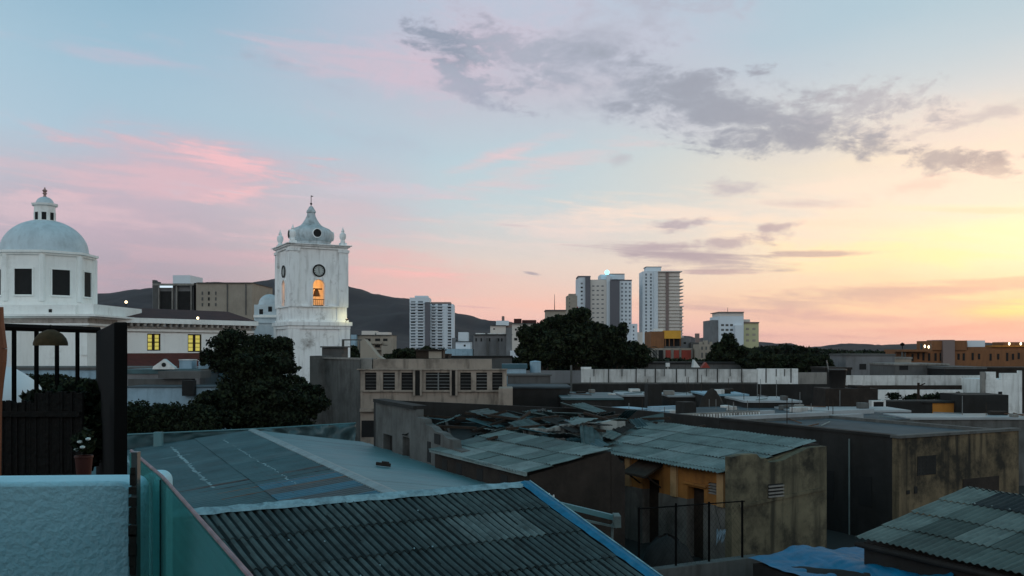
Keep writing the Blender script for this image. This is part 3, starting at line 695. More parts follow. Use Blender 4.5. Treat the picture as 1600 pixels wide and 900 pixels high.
# walls under
c0 = A0+perp*7.0; c1 = A0+rd*Lr2+perp*7.0; c2 = A0+rd*Lr2; c3 = A0; c4 = A0-perp*4.85; c5 = A0+rd*Lr2-perp*4.85
m = MB(off); m.hull([c0,c1,c2,c5,c4,c3], [rz-1.0,rz-1.0,rz-.1,rz-.85,rz-.85,rz-.1], 0); m.build('wall', M_concd, t)
# brick on the pale slope
bp = A0 + rd*12.6 - perp*2.0; bp.z = rz - .15*2.0 + .055
m = MB(); m.box(-.24,.24,-.09,.09,0,.1); m.box(-.06,.18,-.08,.07,.1,.15)
o = single(m, 'brick', 'lone dark brick lying on the pale metal slope', 'brick', M_brown, bevel=.01); o.location = bp; o.rotation_euler = (0,.14,.2)
# sheet fence along the rear of roof two
t = thing('sheet_fence', 'crumpled translucent sheet fence along the back of the teal roof', 'fence', (X(380,42),42,0)); off = Vector((X(380,42),42,0))
def wavy(u0, u1, v0a, v0b, v1a, v1b, Ya, Yb, mt, nm, amp=.08, seed=1, n_=40):
    m = MB(off); rnd = random.Random(seed); rows = 7
    for j in range(rows):
        for i in range(n_+1):
            f_ = i/n_; u = u0+(u1-u0)*f_; Y = Ya+(Yb-Ya)*f_; g_ = j/(rows-1)
            zt_, zb_ = Z(v0a+(v0b-v0a)*f_, Y), Z(v1a+(v1b-v1a)*f_, Y)
            p = Vector((X(u,Y), Y, zb_+(zt_-zb_)*g_)); p.y += amp*mn.noise(Vector((u*.06, g_*2.5, seed)))*3; m.v.append(p-off)
    for j in range(rows-1):
        for i in range(n_): m.f.append([j*(n_+1)+i, j*(n_+1)+i+1, (j+1)*(n_+1)+i+1, (j+1)*(n_+1)+i]); m.m.append(0)
    o = m.build(nm, mt, t, smooth=True, angle=80); s_ = o.modifiers.new('thickness','SOLIDIFY'); s_.thickness = .01
wavy(197, 402, 679, 670, 706, 676, 38.9, 41.6, M_teal, 'sheet', .05, 1)
wavy(402, 556, 670, 661, 682, 708, 41.9, 44.5, mat('crumpled_plastic', (.07,.12,.13), .3, .4, 1.5, .6, (.16,.24,.26), lo=.55, hi=.7), 'sheet', .16, 5)
m = MB(off); m.tube(W(197,679,38.85), W(402,670,41.6), .03); m.tube(W(402,670,41.8), W(556,661,44.4), .03); m.build('top_rail', M_tealp, t)
m = MB((X(248,38.6),38.6,Z(690,38.6))); m.box(X(241,38.6),X(254,38.6),38.5,38.7,Z(699,38.6),Z(675,38.6))
single(m, 'vent_box', 'small pale upright box at the back left corner of the teal roof', 'vent', M_tealp, bevel=.01)
def G(u, z):
    """not a picture trick: depth at which the horizontal plane z meets photo row/column"""
    return None
def off_of(x, y): return Vector((x, y, 0))
def wpt(u, Y): return Vector((X(u,Y), Y, 0))
# ================================================================== ruined house beside roof two
# its left wall runs along the street grid from (587) to (720)
def onlineB(P, t): return P - B3*t           # towards the camera along the grid
D0 = Vector((X(587,40.6),40.6,0))
t = thing('ruined_house', 'roofless ruin with grey stained walls and doorways, right of the teal roof', 'ruin', D0); 
dirD = (Vector((X(722,31.2),31.2,0))-D0); LD = dirD.length; dirD.normalize(); angD = math.atan2(dirD.y, dirD.x)
t.rotation_euler = (0,0,angD)
zt = 3.63*1.0; zt = 7-83*40.6/F
LB1 = (Vector((X(653,35.6),35.6,0))-D0).length
mb = MB(); ops = []
def loc_s(u):
    r_ = (u-800)/F; return (D0.x - r_*D0.y)/(r_*dirD.y - dirD.x)
def op(u0,u1,v0,v1):
    s0, s1 = loc_s(u0), loc_s(u1); Ym = D0.y + dirD.y*(s0+s1)/2
    return (s0, s1, Z(v1,Ym), Z(v0,Ym))
ops = [op(599,613,679,712), op(629,640,683,722)]
wall_grid(mb, 0, LB1, 0, zt, 0, .3, [(a,b,max(0,c-2.2),d) for a,b,c,d in ops]); mb.build('wall', M_conc, t)
# lower broken length
s1 = LB1; pts = []
for u, v in ((654,652),(662,655),(664,663),(674,667),(680,674),(690,677),(697,684),(707,688),(709,700),(721,704)):
    s = loc_s(u); Y = D0.y+dirD.y*s; pts.append((s, 0, Z(v,Y)))
pts = [(s1,0,0)] + [(s1,0,pts[0][2])] + pts[1:] + [(LD,0,pts[-1][2]), (LD,0,0)]
mb = MB(); mb.extrude(pts, (0,.3,0)); mb.build('broken_wall', M_conc, t)
def dark_open(u0,u1,v0,v1,nm):
    a,b,c,d = op(u0,u1,v0,v1); m = MB(); m.box(a,b,-.02,.01,max(0,c),d); m.build(nm, M_dark, t)
dark_open(668,673,690,722,'door'); dark_open(679,688,678,694,'window')
# front parapet block on top (dark) and the rear wall
mb = MB(D0); c = D0+Vector((0,0,0)); 
q = [D0, D0+A3*.3, D0+A3*.3+dirD*.05, D0]
Nn = Vector((-dirD.y, dirD.x, 0))            # into the ruin (to the right)
P_ = D0; Q_ = D0+Nn*11.5
mb = MB(D0); mb.hull([P_, Q_, Q_-dirD*.3, P_-dirD*.3], [zt+.1,zt-.65,zt-.65,zt+.1], 0)
o = mb.build('rear_wall', M_concd, t); o.matrix_basis = Matrix.Rotation(-angD, 4, 'Z')
mb = MB(D0); mb.hull([D0-Nn*.12+dirD*0, D0-Nn*.12+dirD*LB1, D0+Nn*.45+dirD*LB1, D0+Nn*.45], [zt+.14]*4, zt); o = mb.build('coping', M_concd, t); o.matrix_basis = Matrix.Rotation(-angD, 4, 'Z')
# collapsed roof: sheets and timbers lying at all angles
rnd = random.Random(21); M_deb = [M_fc[0], M_fc[1], M_fc[2], M_fl[1], M_teal, M_concd, M_fl[0]]
def place(o): o.matrix_basis = Matrix.Rotation(-angD, 4, 'Z') @ o.matrix_basis
for k in range(85):
    a = rnd.uniform(.6, LD-1.5); b_ = rnd.uniform(.8, 10.5)
    if a < LB1-1 and b_ < 1.5 and rnd.random() < .5: continue
    zb = 3.80 - (.50 if a > LB1 and b_ < 4 else 0) + .25*math.sin(a*1.3)+rnd.uniform(-.35,.2)
    c = D0 + dirD*a + Nn*b_; w, l = rnd.uniform(.5,1.1), rnd.uniform(.9,2.3)
    m = MB(); n_ = 12
    for i in range(n_+1):
        x = -w/2+w*i/n_; z = .02*math.sin(i*2.1)
        m.v += [Vector((x,-l/2,z)), Vector((x,l/2,z+rnd.uniform(-.02,.02)))]
    for i in range(n_): m.f.append([2*i,2*i+1,2*i+3,2*i+2]); m.m.append(0)
    o = m.build('fallen_roof_sheet', rnd.choice(M_deb), t)
    Mx = Matrix.Translation(c - D0 + Vector((0,0,zb))) @ Matrix.Rotation(GA+rnd.uniform(-.9,.9),4,'Z') @ Matrix.Rotation(rnd.uniform(-.35,.35),4,'X') @ Matrix.Rotation(rnd.uniform(-.3,.3),4,'Y')
    o.matrix_basis = Matrix.Rotation(-angD,4,'Z') @ Mx
    sd_ = o.modifiers.new('thickness','SOLIDIFY'); sd_.thickness = .01
for k in range(26):
    a = rnd.uniform(.6, LD-1.5); b_ = rnd.uniform(.8, 10.5); c = D0+dirD*a+Nn*b_; l = rnd.uniform(1.5,3.6)
    m = MB(); m.box(-.05,.05,-l/2,l/2,-.05,.05); o = m.build('fallen_timber', M_wood, t)
    o.matrix_basis = Matrix.Rotation(-angD,4,'Z') @ Matrix.Translation(c-D0+Vector((0,0,3.75-(.5 if a > LB1 and b_ < 4 else 0)+rnd.uniform(-.1,.35)))) @ Matrix.Rotation(rnd.uniform(0,3),4,'Z') @ Matrix.Rotation(rnd.uniform(-.25,.25),4,'X')
mb = MB(D0); mb.hull([D0+Nn*.3, D0+Nn*11.3, D0+Nn*11.3+dirD*(LD-.5), D0+Nn*.3+dirD*(LD-.3)], [3.55,3.55,2.9,2.9], 2.0); o = mb.build('rubble', M_concd, t); place(o)

# streaked free-standing wall behind the patchwork roof
w0 = Vector((X(822,35.6),35.6,0)); w1 = w0 + A3*4.6
m = MB(w0); N2 = B3*.25; rnd = random.Random(4); zs = []
n_ = 14; top = [Z(667,35.6)-.10+.05*math.sin(i*1.7)+rnd.uniform(-.05,.08)+.22*i/n_ for i in range(n_+1)]
poly = [w0] + [w0 + (w1-w0)*(i/n_) + Vector((0,0,top[i])) for i in range(n_+1)] + [w1]
m.extrude(poly, N2); single(m, 'garden_wall', 'short pale wall with dark drip streaks above the patchwork roof', 'wall', mat('streaked_whitewash', (.33,.34,.32), .9, .25, 1.2, .9, (.03,.03,.028), 1.0, bump=.3, stretch=.1))

# ================================================================== E1: the patchwork mono-pitch roof
Y1_ = 26.7; E0 = Vector((X(825,Y1_),Y1_,0)); zl = Z(740,Y1_); wid = 2.94; zh = zl+.55; LE = 7.1
t = thing('patchwork_shed', 'low brown-walled shed under a grey patchwork of roofing sheets, centre', 'shed', E0)
Hc = E0 + A3*wid + B3*(LE) + Vector((0,0,zh)); e_dn = (-A3*wid + Vector((0,0,zl-zh))).normalized(); Ls = math.hypot(wid, zh-zl)
m = corrugated(Hc, -B3, e_dn, LE, Ls+.12, .177, .022, 1.05, .95, E0, pick=lambda r,s,n: n.choice((0,1,2,3,0,4,1)), nmat=5, jit=.03)
m.build('roof', M_fl, t, smooth=True, angle=60)
m = MB(E0); m.box(-.03,.03,0,LE,-.06,.03)
o = m.build('edge_board', M_fl[2], t); o.data.vertices.foreach_set('co', [c for p in [(x,y,z) for x,y,z in [(-.04,0,-.07),(.03,0,-.07),(.03,LE,-.07),(-.04,LE,-.07),(-.04,0,.05),(.03,0,.05),(.03,LE,.05),(-.04,LE,.05)]] for c in p]); o.location = (-.06*A3.x,-.06*A3.y,zl); o.rotation_euler = (0,0,GA)
m = MB(E0); i_ = .12
m.hull([E0+A3*i_+B3*i_, E0+A3*wid+B3*i_, E0+A3*wid+B3*LE, E0+A3*i_+B3*LE], [zl-.08,zh-.08,zh-.08,zl-.08], 0); m.build('wall', M_brown, t)
for s0 in (1.5, 3.2, 4.8, 6.0):
    m = MB(E0); c = E0+A3*(i_-.01)+B3*s0; m.hull([c, c+B3*.45, c+B3*.45+A3*.02, c+A3*.02], [zl-.25]*4, zl-.95); m.build('window', M_dark, t)
# ragged walls front of it, towards the yellow house
m = MB(E0+A3*wid); c = E0+A3*wid+B3*.1; pts = [c]; rnd = random.Random(3)
for i in range(9): pts.append(c+A3*(.5*i/8)+Vector((0,0,zh-.15-.35*(i/8)**1.5+rnd.uniform(-.07,.07))))
pts.append(c+A3*.5); m.extrude(pts, B3*.3)
single(m, 'yard_wall', 'ragged dark brown wall between the patchwork shed and the yellow house', 'wall', M_brown)

# ================================================================== E2 + G: the yellow house
ye = 29.3; C0 = Vector((X(1133,ye),ye,0)); ze = 7-3.98; Lh = 9.6; Wd = 4.07; zhi = ze+.80
t = thing('yellow_house', 'ochre yellow house with a grey corrugated roof and a big stained end wall', 'house', C0, GA)
# local frame: x along A3 (away right), y along B3 (away left).  long wall on x=0.15, gable wall on y=0
mb = MB(); 
# long side wall with door openings; build in xz then rotate: wall along local y => use a rotated child
lw = bpy.data.objects.new('side_wall_frame', None)
bpy.data.objects.remove(lw)
def ysolve(u, xo=0.15):
    """position along the wall for a photo column"""
    P = C0 + A3*xo; r_ = (u-800)/F; return (P.x - r_*P.y)/(r_*B3.y - B3.x)
def yop(u0,u1,v0,v1):
    a, b_ = sorted((ysolve(u0), ysolve(u1))); P = C0+A3*.15+B3*(a+b_)/2; return (a, b_, max(0.0, Z(v1,P.y)), Z(v0,P.y))
d1 = yop(1005,1030,748,835); d2 = yop(1074,1100,762,880); vt = yop(1107,1128,755,773)
d1 = (d1[0],d1[1],0,d1[3]); d2 = (d2[0],d2[1],0,d2[3])
zsplit = 1.95
def side(mbx, x0, x1, z0, z1, opens, y0=0, th=.3):
    tmp = MB(); wall_grid(tmp, x0, x1, z0, z1, y0, th, opens)
    # map (x,y,z) -> local (y offset inward = +x, along = y)
    mbx.v += [Vector((.15+p.y, p.x, p.z)) for p in tmp.v]; k0 = len(mbx.v)-len(tmp.v)
    mbx.f += [[i+k0 for i in f] for f in tmp.f]; mbx.m += tmp.m
m = MB(); side(m, .0, Lh, zsplit, ze+.02, [d1,d2,vt]); m.build('upper_wall', M_ochre, t)
m = MB(); side(m, .0, Lh, 0, zsplit, [d1,d2], y0=-.03, th=.33); m.build('lower_wall', M_greyp, t)
for u in (983,1055,1128):
    y = ysolve(u); m = MB(); m.box(.06,.15,y-.16,y+.16,zsplit+.002,ze-.02); m.build('pilaster', mat('pale_ochre_pilaster', (.40,.25,.12), .88, .2, 1.2, .5, (.1,.05,.02)) if u == 983 else bpy.data.materials['pale_ochre_pilaster'], t)
for d in (d1, d2):
    m = MB(); m.box(.42,.46,d[0]+.02,d[1]-.02,.02,d[3]-.04); door = m.build('door', M_wood, t)
    m = MB(); m.box(.40,.418,d[0]+.1,d[0]+.16,1.0,1.12); m.build('handle', M_steel, door)
m = MB(); m.box(.06,.14,d2[0]-.18,d2[1]+.18,d2[3]+.08,d2[3]+.16); m.build('lintel', M_ochre, t)
# little timber porch roof over the first door
m = MB(); a, b_ = d1[0]-.22, d1[1]+.25; zz = d1[3]+.32
m.add([(.14,a,zz+.28),(.14,b_,zz+.28),(-.62,b_,zz-.10),(-.62,a,zz-.10),(.14,a,zz+.20),(.14,b_,zz+.20),(-.62,b_,zz-.18),(-.62,a,zz-.18)], [(0,1,2,3),(7,6,5,4),(0,3,7,4),(1,5,6,2),(3,2,6,7),(0,4,5,1)])
po = m.build('porch_roof', M_wood, t)
m = MB(); m.tube((-.5,a+.1,zz-.12),(.12,a+.1,zz-.55),.03); m.build('bracket', M_wood, po); m = MB(); m.tube((-.5,b_-.1,zz-.12),(.12,b_-.1,zz-.55),.03); m.build('bracket', M_wood, po)
m = MB(); m.box(.40,.44,vt[0],vt[1],vt[2],vt[3]); v_ = m.build('vent', M_dark, t)
for k in range(4):
    z = vt[2]+(vt[3]-vt[2])*(k+.3)/4; m = MB(); m.add([(.14,vt[0],z),(.14,vt[1],z),(.3,vt[1],z+.07),(.3,vt[0],z+.07),(.14,vt[0],z-.025),(.14,vt[1],z-.025),(.3,vt[1],z+.045),(.3,vt[0],z+.045)], [(0,1,2,3),(7,6,5,4),(0,4,5,1),(3,2,6,7)]); m.build('louvre', M_concl, v_)
# the stained end wall: ruined outline
pts = [(0,0)]
Xl = lambda u: (lambda r_: (r_*C0.y - C0.x)/(A3.x - r_*A3.y))((u-800)/F)
def gz(u, v): s = Xl(u); return (s, Z(v, C0.y + A3.y*s))
out = [gz(u,v) for u, v in ((1135,713),(1150,709),(1172,708),(1175,711),(1179,716),(1186,714),(1191,721),(1203,720),(1216,717),(1226,711),(1238,706),(1252,699),(1266,697),(1281,696))]
poly = [(0.0,-.3,0)] + [(0.0,-.3,out[0][1])] + [(s,-.3,z) for s, z in out[1:]] + [(out[-1][0],-.3,0)]
m = MB(); m.extrude(poly, (0,.3,0)); m.build('end_wall', M_gable, t)
s0, zled = gz(1140,792); s1, zled2 = gz(1280,762)
m = MB(); m.add([(.3,-.34,zled),(s1-.02,-.34,zled2-.02),(s1-.02,-.34,zled2+.09),(.3,-.34,zled+.10),(.3,-.3,zled),(s1-.02,-.3,zled2-.02),(s1-.02,-.3,zled2+.09),(.3,-.3,zled+.10)], [(0,1,2,3),(0,4,5,1),(3,2,6,7),(1,5,6,2),(0,3,7,4)])
m.build('ledge', M_gable, t)
gs0, gz1 = gz(1190,755); gs1, gz0 = gz(1212,774)
m = MB(); m.box(gs0,gs1,-.325,-.302,gz0,gz1); v_ = m.build('vent', M_dark, t)
for k in range(4):
    z = gz0+(gz1-gz0)*(k+.15)/4; m = MB(); m.box(gs0-.02,gs1+.02,-.37,-.326,z,z+.05); m.build('louvre', M_concl, v_)
# back walls so that the house is closed
m = MB(); m.box(Wd-.3,Wd,.0,Lh,0,zhi-.1); m.box(.48,Wd-.3,Lh-.3,Lh,0,ze-.1); m.build('rear_wall', M_conc, t)
m = MB(); m.add([(.47,.01,0),(Wd-.31,.01,0),(Wd-.31,.01,zhi-.03),(.47,.01,ze+.12),(.47,.2,0),(Wd-.31,.2,0),(Wd-.31,.2,zhi-.03),(.47,.2,ze+.12)], [(0,1,2,3),(7,6,5,4),(0,3,7,4),(1,5,6,2),(2,6,7,3),(0,4,5,1)]); m.build('inner_gable', M_gable, t)
# roof, rising to the right; low eave overhangs the yellow wall
HcL = Vector((Wd-.1, Lh+.3, zhi+.10)); wd2 = Wd-.1+.22; e_dn = Vector((-wd2,0,ze+.06-zhi-.10)).normalized()
m = corrugated(HcL, Vector((0,-1,0)), e_dn, Lh+.3-.02, math.hypot(wd2, zhi+.1-ze)+.05, .177, .024, 1.0, .95, (0,0,0), pick=lambda r,s,n: n.choice((2,0,0,2,4,1)), nmat=5, jit=.02)
m.build('roof', M_fl, t, smooth=True, angle=60)
m = MB(); m.box(Wd-.76,Wd,.0,Lh,zhi-.10,zhi-.02); m.build('gutter', M_concd, t)
# second, deeper part of the same roof beyond
# ------------------------------------------------------------------ wire fence before the yellow house
f0 = Vector((X(1003,24.6),24.6,0)); f1 = Vector((X(1190,26.2),26.2,0)); fd = (f1-f0); fl_ = fd.length; fd.normalize()
m = MB(f0); nf = Vector((-fd.y,fd.x,0)); g0 = f0-fd*1.6
m.hull([g0, f1, f1+nf*.35, g0+nf*.35], [1.08,1.14,1.14,1.06], 0); 
single(m, 'low_wall', 'low grey yard wall under the wire fence at the bottom centre right', 'wall', M_conc, bevel=.02)
t = thing('wire_fence', 'dark wire fence with iron posts in front of the yellow house', 'fence', f0); 
for u, vt_ in ((1003,792),(1061,786),(1113,784),(1165,782)):
    r_ = (u-800)/F; s = (r_*f0.y-f0.x)/(fd.x-r_*fd.y); p = f0+fd*s+nf*.15; m = MB(f0); m.box(p.x-.026,p.x+.026,p.y-.026,p.y+.026,1.0,Z(vt_,p.y)); m.build('post', M_black, t)
pa = f0+nf*.15; pb = f0+fd*fl_*.88+nf*.15; za, zb = Z(795,pa.y), Z(783,pb.y)
m = MB(f0); m.tube((pa.x,pa.y,za),(pb.x,pb.y,zb),.018); m.build('top_rail', M_black, t)
m = MB(f0); step = .13; n_ = int((pb-pa).length/step)
hgt = 1.6
for i in range(n_+1):
    for sg in (1,-1):
        p = pa+(pb-pa)*(i/n_); L_ = hgt; q_ = p + fd*sg*L_*.8
        e_ = (q_-pa).dot(fd); mx = (pb-pa).length
        if e_ > mx: L_ *= max(.02,(mx-(p-pa).dot(fd))/(L_*.8)); q_ = p+fd*L_*.8
        if e_ < 0: L_ *= max(.02,((p-pa).dot(fd))/(L_*.8)); q_ = p-fd*L_*.8
        zt_ = za+(zb-za)*(i/n_); m.tube((p.x,p.y,zt_),(q_.x,q_.y,zt_-L_),.002,.002,3)
m.build('wire_mesh', M_black, t)
# things in the yard
def blob_heap(name, label, cat, c, r, h, mt, seed):
    m = MB(c); rnd = random.Random(seed); prof = [(r*(1+rnd.uniform(-.1,.1)),0),(r*.92,h*.35),(r*.62,h*.7),(r*.3,h*.92),(.02,h)]
    m.lathe(prof, c, 14); 
    m.v = [p + Vector((rnd.uniform(-.08,.08),rnd.uniform(-.08,.08),rnd.uniform(-.05,.05)))*min(1,r) for p in m.v]
    return single(m, name, label, cat, mt, smooth=True, angle=60)
blob_heap('rubble_heap', 'dark heap of rubble in the yard behind the wire fence', 'heap', Vector((X(1042,28.5),28.5,0)), .9, 1.3, M_concd, 4)
m = MB((0,0,0)); pts = []
t = thing('hanging_cloth', 'small pale blue cloth hanging beside the dark doorway of the yellow house', 'cloth', wpt(1127,27.2)+Vector((0,0,Z(845,27.2))))
m = MB(); 
for i in range(9):
    for j in range(6): m.v.append(Vector((-.13+.26*i/8*(1-.25*j/5), .03*math.sin(i*1.9+j)+.02*j, .34*(1-j/5)-.03*abs(i-4)/4*j)))
for j in range(5):
    for i in range(8): m.f.append([j*9+i,j*9+i+1,(j+1)*9+i+1,(j+1)*9+i]); m.m.append(0)
o = m.build('cloth', M_bluewash, t, smooth=True); o.modifiers.new('th','SOLIDIFY').thickness=.012
m = MB(); m.tube((0,.02,.33),(0,.9,.9),.006); m.build('cord', M_black, t)
# pale gutter beam with a bracket and drain pipe behind the blue verge
Yg = 24.2; g0 = W(862,782,Yg); g1 = W(962,806,Yg-.9)
t = thing('roof_gutter', 'pale metal gutter with a drain pipe just behind the blue roof verge', 'gutter', (g0.x,g0.y,0)); of = Vector((g0.x,g0.y,0))
m = MB(of); dz = Vector((0,0,.13)); dy = Vector((0,.16,0)); m.extrude([g0,g1,g1-dz,g0-dz], dy); m.build('channel', M_tealp, t)
m = MB(of); m.extrude([g0-Vector((0,.25,.26)),g1-Vector((0,.25,.22)),g1-Vector((0,.25,.27)),g0-Vector((0,.25,.32))], dy*.5); m.build('rail', M_fl[0], t)
m = MB(of); m.box(g1.x-.06,g1.x+.10,g1.y-.32,g1.y+.2,g1.z-.24,g1.z+.04); m.build('bracket', M_fl[1], t)
m = MB(of); m.path([(g1.x-.08,g1.y,g1.z-.2),(g1.x-.10,g1.y,g1.z-.75),(g1.x+.02,g1.y,g1.z-1.05),(g1.x+.02,g1.y,0)], .035, 8); m.build('drain_pipe', M_fl[0], t)
m = MB(of); q_ = W(858,772,Yg); m.path([q_+Vector((-.1,0,-.15)),q_+Vector((0,0,.02)),q_+Vector((.06,0,-.12)),q_+Vector((.12,0,-.02)),q_+Vector((.14,0,-.3))], .014, 5); m.build('bent_wire', M_white, t)
m = MB(of); m.tube((g0.x+.3,g0.y+.1,g0.z-.12),(g0.x+.3,g0.y+.1,0),.06); m.build('post', M_wood, t)

# ================================================================== K: the big stained flat-roofed building at the right, and M behind
K0 = Vector((X(1405,33.0),33.0,0)); zk = Z(685,33.0)
t = thing('flat_roofed_building', 'large stained flat-roofed building with a dark side wall, right', 'building', K0, GA)
Kw, Kl = 6.75, 9.6
m = MB(); m.box(0,Kw,0,.3,0,zk); m.build('front_wall', M_stainK, t)
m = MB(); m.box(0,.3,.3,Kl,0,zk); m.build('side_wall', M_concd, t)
m = MB(); m.box(Kw-.3,Kw,.3,Kl,0,zk); m.box(.3,Kw-.3,Kl-.3,Kl,0,zk); m.build('rear_wall', M_conc, t)
m = MB(); m.box(-.06,Kw+.06,-.06,.34,zk+.003,zk+.10); m.build('front_coping', M_conc, t)
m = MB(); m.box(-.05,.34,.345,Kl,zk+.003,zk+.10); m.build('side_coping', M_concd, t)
m = MB(); m.box(.3,Kw-.3,.3,Kl-.3,zk-.35,zk-.13); m.build('roof', M_roofflat, t)
# honeycomb vent block, windows, bricked opening
def kx(u, y=0): r_ = (u-800)/F; return (r_*K0.y-K0.x)/(A3.x-r_*A3.y)
def kz(u, v): return Z(v, K0.y+A3.y*kx(u))
def kbox(u0,u1,v0,v1,d,nm,mt,par=None):
    m = MB(); a, b_ = kx(u0), kx(u1); m.box(a,b_,-d,-.003,kz((u0+u1)/2,v1),kz((u0+u1)/2,v0)); return m.build(nm, mt, par or t)
vb = kbox(1433,1462,712,742,.02,'vent_block',M_concd)
a,b_ = kx(1433),kx(1462); z0_,z1_ = kz(1447,742),kz(1447,712)
for i in range(5):
    for j in range(5):
        x = a+(b_-a)*(i+.5)/5; z = z0_+(z1_-z0_)*(j+.5)/5; m = MB(); m.box(x-.035,x+.035,-.026,-.0205,z-.035,z+.035); m.build('hole', M_dark, vb)
kbox(1428,1433,760,771,.02,'small_hole',M_dark); kbox(1416,1421,766,772,.02,'small_hole',M_dark)
kbox(1504,1560,746,772,.03,'boarded_opening',M_brown)
for y0 in (1.2, 3.0, 5.0):
    m = MB(); m.box(-.02,-.003,y0,y0+.6,1.2,2.3); m.build('shutter', M_dark, t)
# pipes on the shaded wall
m = MB(); m.tube((-.06,2.2,0),(-.06,2.2,zk-.2),.03); m.build('drain_pipe', M_fl[0], t)
m = MB(); m.path([(-.05,3.6,0.6),(-.05,3.9,1.6),(-.05,3.9,2.3)], .018); m.build('cable', M_fl[2], t)
# roof edge strips of pale sheet on the far parapet
rnd = random.Random(8)
m = MB(); m.box(.3,Kw-.3,Kl-.28,Kl+.25,zk-.02,zk+.16); m.build('rear_parapet', M_roofpale, t)

# M: further flat roofs beyond K, left wall in line with K's
M0 = K0 + B3*(Kl+.02); zm = zk+.02
t = thing('terraced_building', 'long low flat-roofed building behind the stained one, with a balustrade and pale roof patches', 'building', M0, GA)
Ml, Mw = 12.5, 15
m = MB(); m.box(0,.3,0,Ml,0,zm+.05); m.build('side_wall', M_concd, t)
m = MB(); m.box(.3,Mw,0,Ml,0,zm-.45); m.build('wall', M_conc, t)
m = MB(); m.box(.3,Mw-.05,.05,Ml-.05,zm-.447,zm-.40); m.build('roof', M_roofflat, t)
m = MB(); m.box(.35,6.0,3.9,4.15,zm-.4,zm-.02); bal = m.build('balustrade_wall', M_concl, t)
for k in range(30):
    m = MB(); x = .5+k*.185; m.box(x,x+.06,3.84,3.898,zm-.38,zm-.08); m.build('baluster', M_white if k%7 else M_whited, bal)
for i, (x0,x1,y0,y1,h) in enumerate(((6.3,10.8,1.5,1.9,.35),(.9,2.6,7.0,7.4,.5),(4.0,9.0,6.0,6.35,.3),(3.2,5.2,9.4,9.8,.6),(9,14,3.6,4.0,.4))):
    m = MB(); m.box(x0,x1,y0,y1,zm-.4,zm-.4+h*.6); m.build('roof_kerb', M_roofpale if i%2 == 0 else M_bluewash, t)
m = MB(); m.box(2.2,2.9,5.2,6.0,zm-.4,zm+.45); m.build('stair_head', M_concd, t)
m = MB(); m.box(.5,3.6,10,12.2,zm-.4,zm-.18); m.build('raised_roof', M_bluewash, t)

# pale blue-white sheet roofs lying just beyond (each its own low building)
def low_building(u0, u1, vt, Y, depth, roofm, wallm, name, label, cat='building', lip=.12, rot=0.0, wins=None, z0=0, gable=0, para=0):
    zt = Z(vt, Y); wd = X(u1,Y)-X(u0,Y)
    t = thing(name, label, cat, (X(u0,Y),Y,z0), rot)
    m = MB(); m.box(0,wd,0,depth,0,zt-z0-lip); m.build('wall', wallm, t)
    m = MB()
    if gable:
        m.add([(-.15,-.15,zt-z0-lip+.003),(wd+.15,-.15,zt-z0-lip+.003),(wd+.15,depth+.1,zt-z0-lip+.003),(-.15,depth+.1,zt-z0-lip+.003),(wd/2,-.15,zt-z0+gable),(wd/2,depth+.1,zt-z0+gable)], [(0,1,4),(3,5,2),(0,4,5,3),(1,2,5,4),(0,3,2,1)])
    else: m.box(-.1,wd+.1,-.1,depth+.1,zt-z0-lip+.003,zt-z0)
    m.build('roof', roofm, t)
    if para:
        m = MB(); wall_grid(m, 0, wd, zt-z0+.003, zt-z0+para, 0, .2, []); m.build('parapet', wallm, t)
    if wins:
        for (wu, wv, ww, wh) in wins:
            s = Y/F; window(t, (wu-u0)*s, 0, Z(wv+wh/2,Y)-z0, ww*s, wh*s, pane=M_dark, frame=wallm, fw=.04, dep=.03)
    return t
low_building(972,1025,617,66,5,M_roofpale,M_concd,'low_house','low house with a bright white roof edge, left of the dark masonry lump')
low_building(1046,1100,618,68,5,M_roofpale,M_concd,'low_house','low house with a thin pale roof right of the square masonry block')
low_building(1104,1168,616,64,5,mat('sky_blue_roof',(.20,.34,.42),.6,.2,.5),M_concd,'low_house','low house with a sky-blue roof below the middle of the white wall')
low_building(880,972,622,60,8,M_teal2,M_concd,'low_house','low house with a teal-grey roof left of the bright white roof edge')
low_building(1165,1250,626,56,5,M_roofpale,M_concd,'low_house','low house with a pale roof right of the sky-blue one')
low_building(1238,1420,641,52.5,3.2,M_roofpale,M_concd,'low_house','long low house whose pale roof shows behind the stained building')
low_building(1418,1640,652,47.5,2.8,M_roofpale,M_conc,'low_house','low house with a pale grey roof at the right edge behind the stained building')
# pile left of the white roofs (brown dark lumps)
blob_heap('masonry_lump', 'dark rounded masonry lump on the roofs under the white wall', 'masonry', Vector((X(1113,58),58,2.6)), .9, Z(607,58)-2.6, M_brown, 7)
m = MB((X(1022,60),60,0)); m.px(1012,1034,600,626,60,1.5,z0=0); single(m, 'masonry_block', 'dark square masonry block left of centre below the white wall', 'masonry', M_concd)

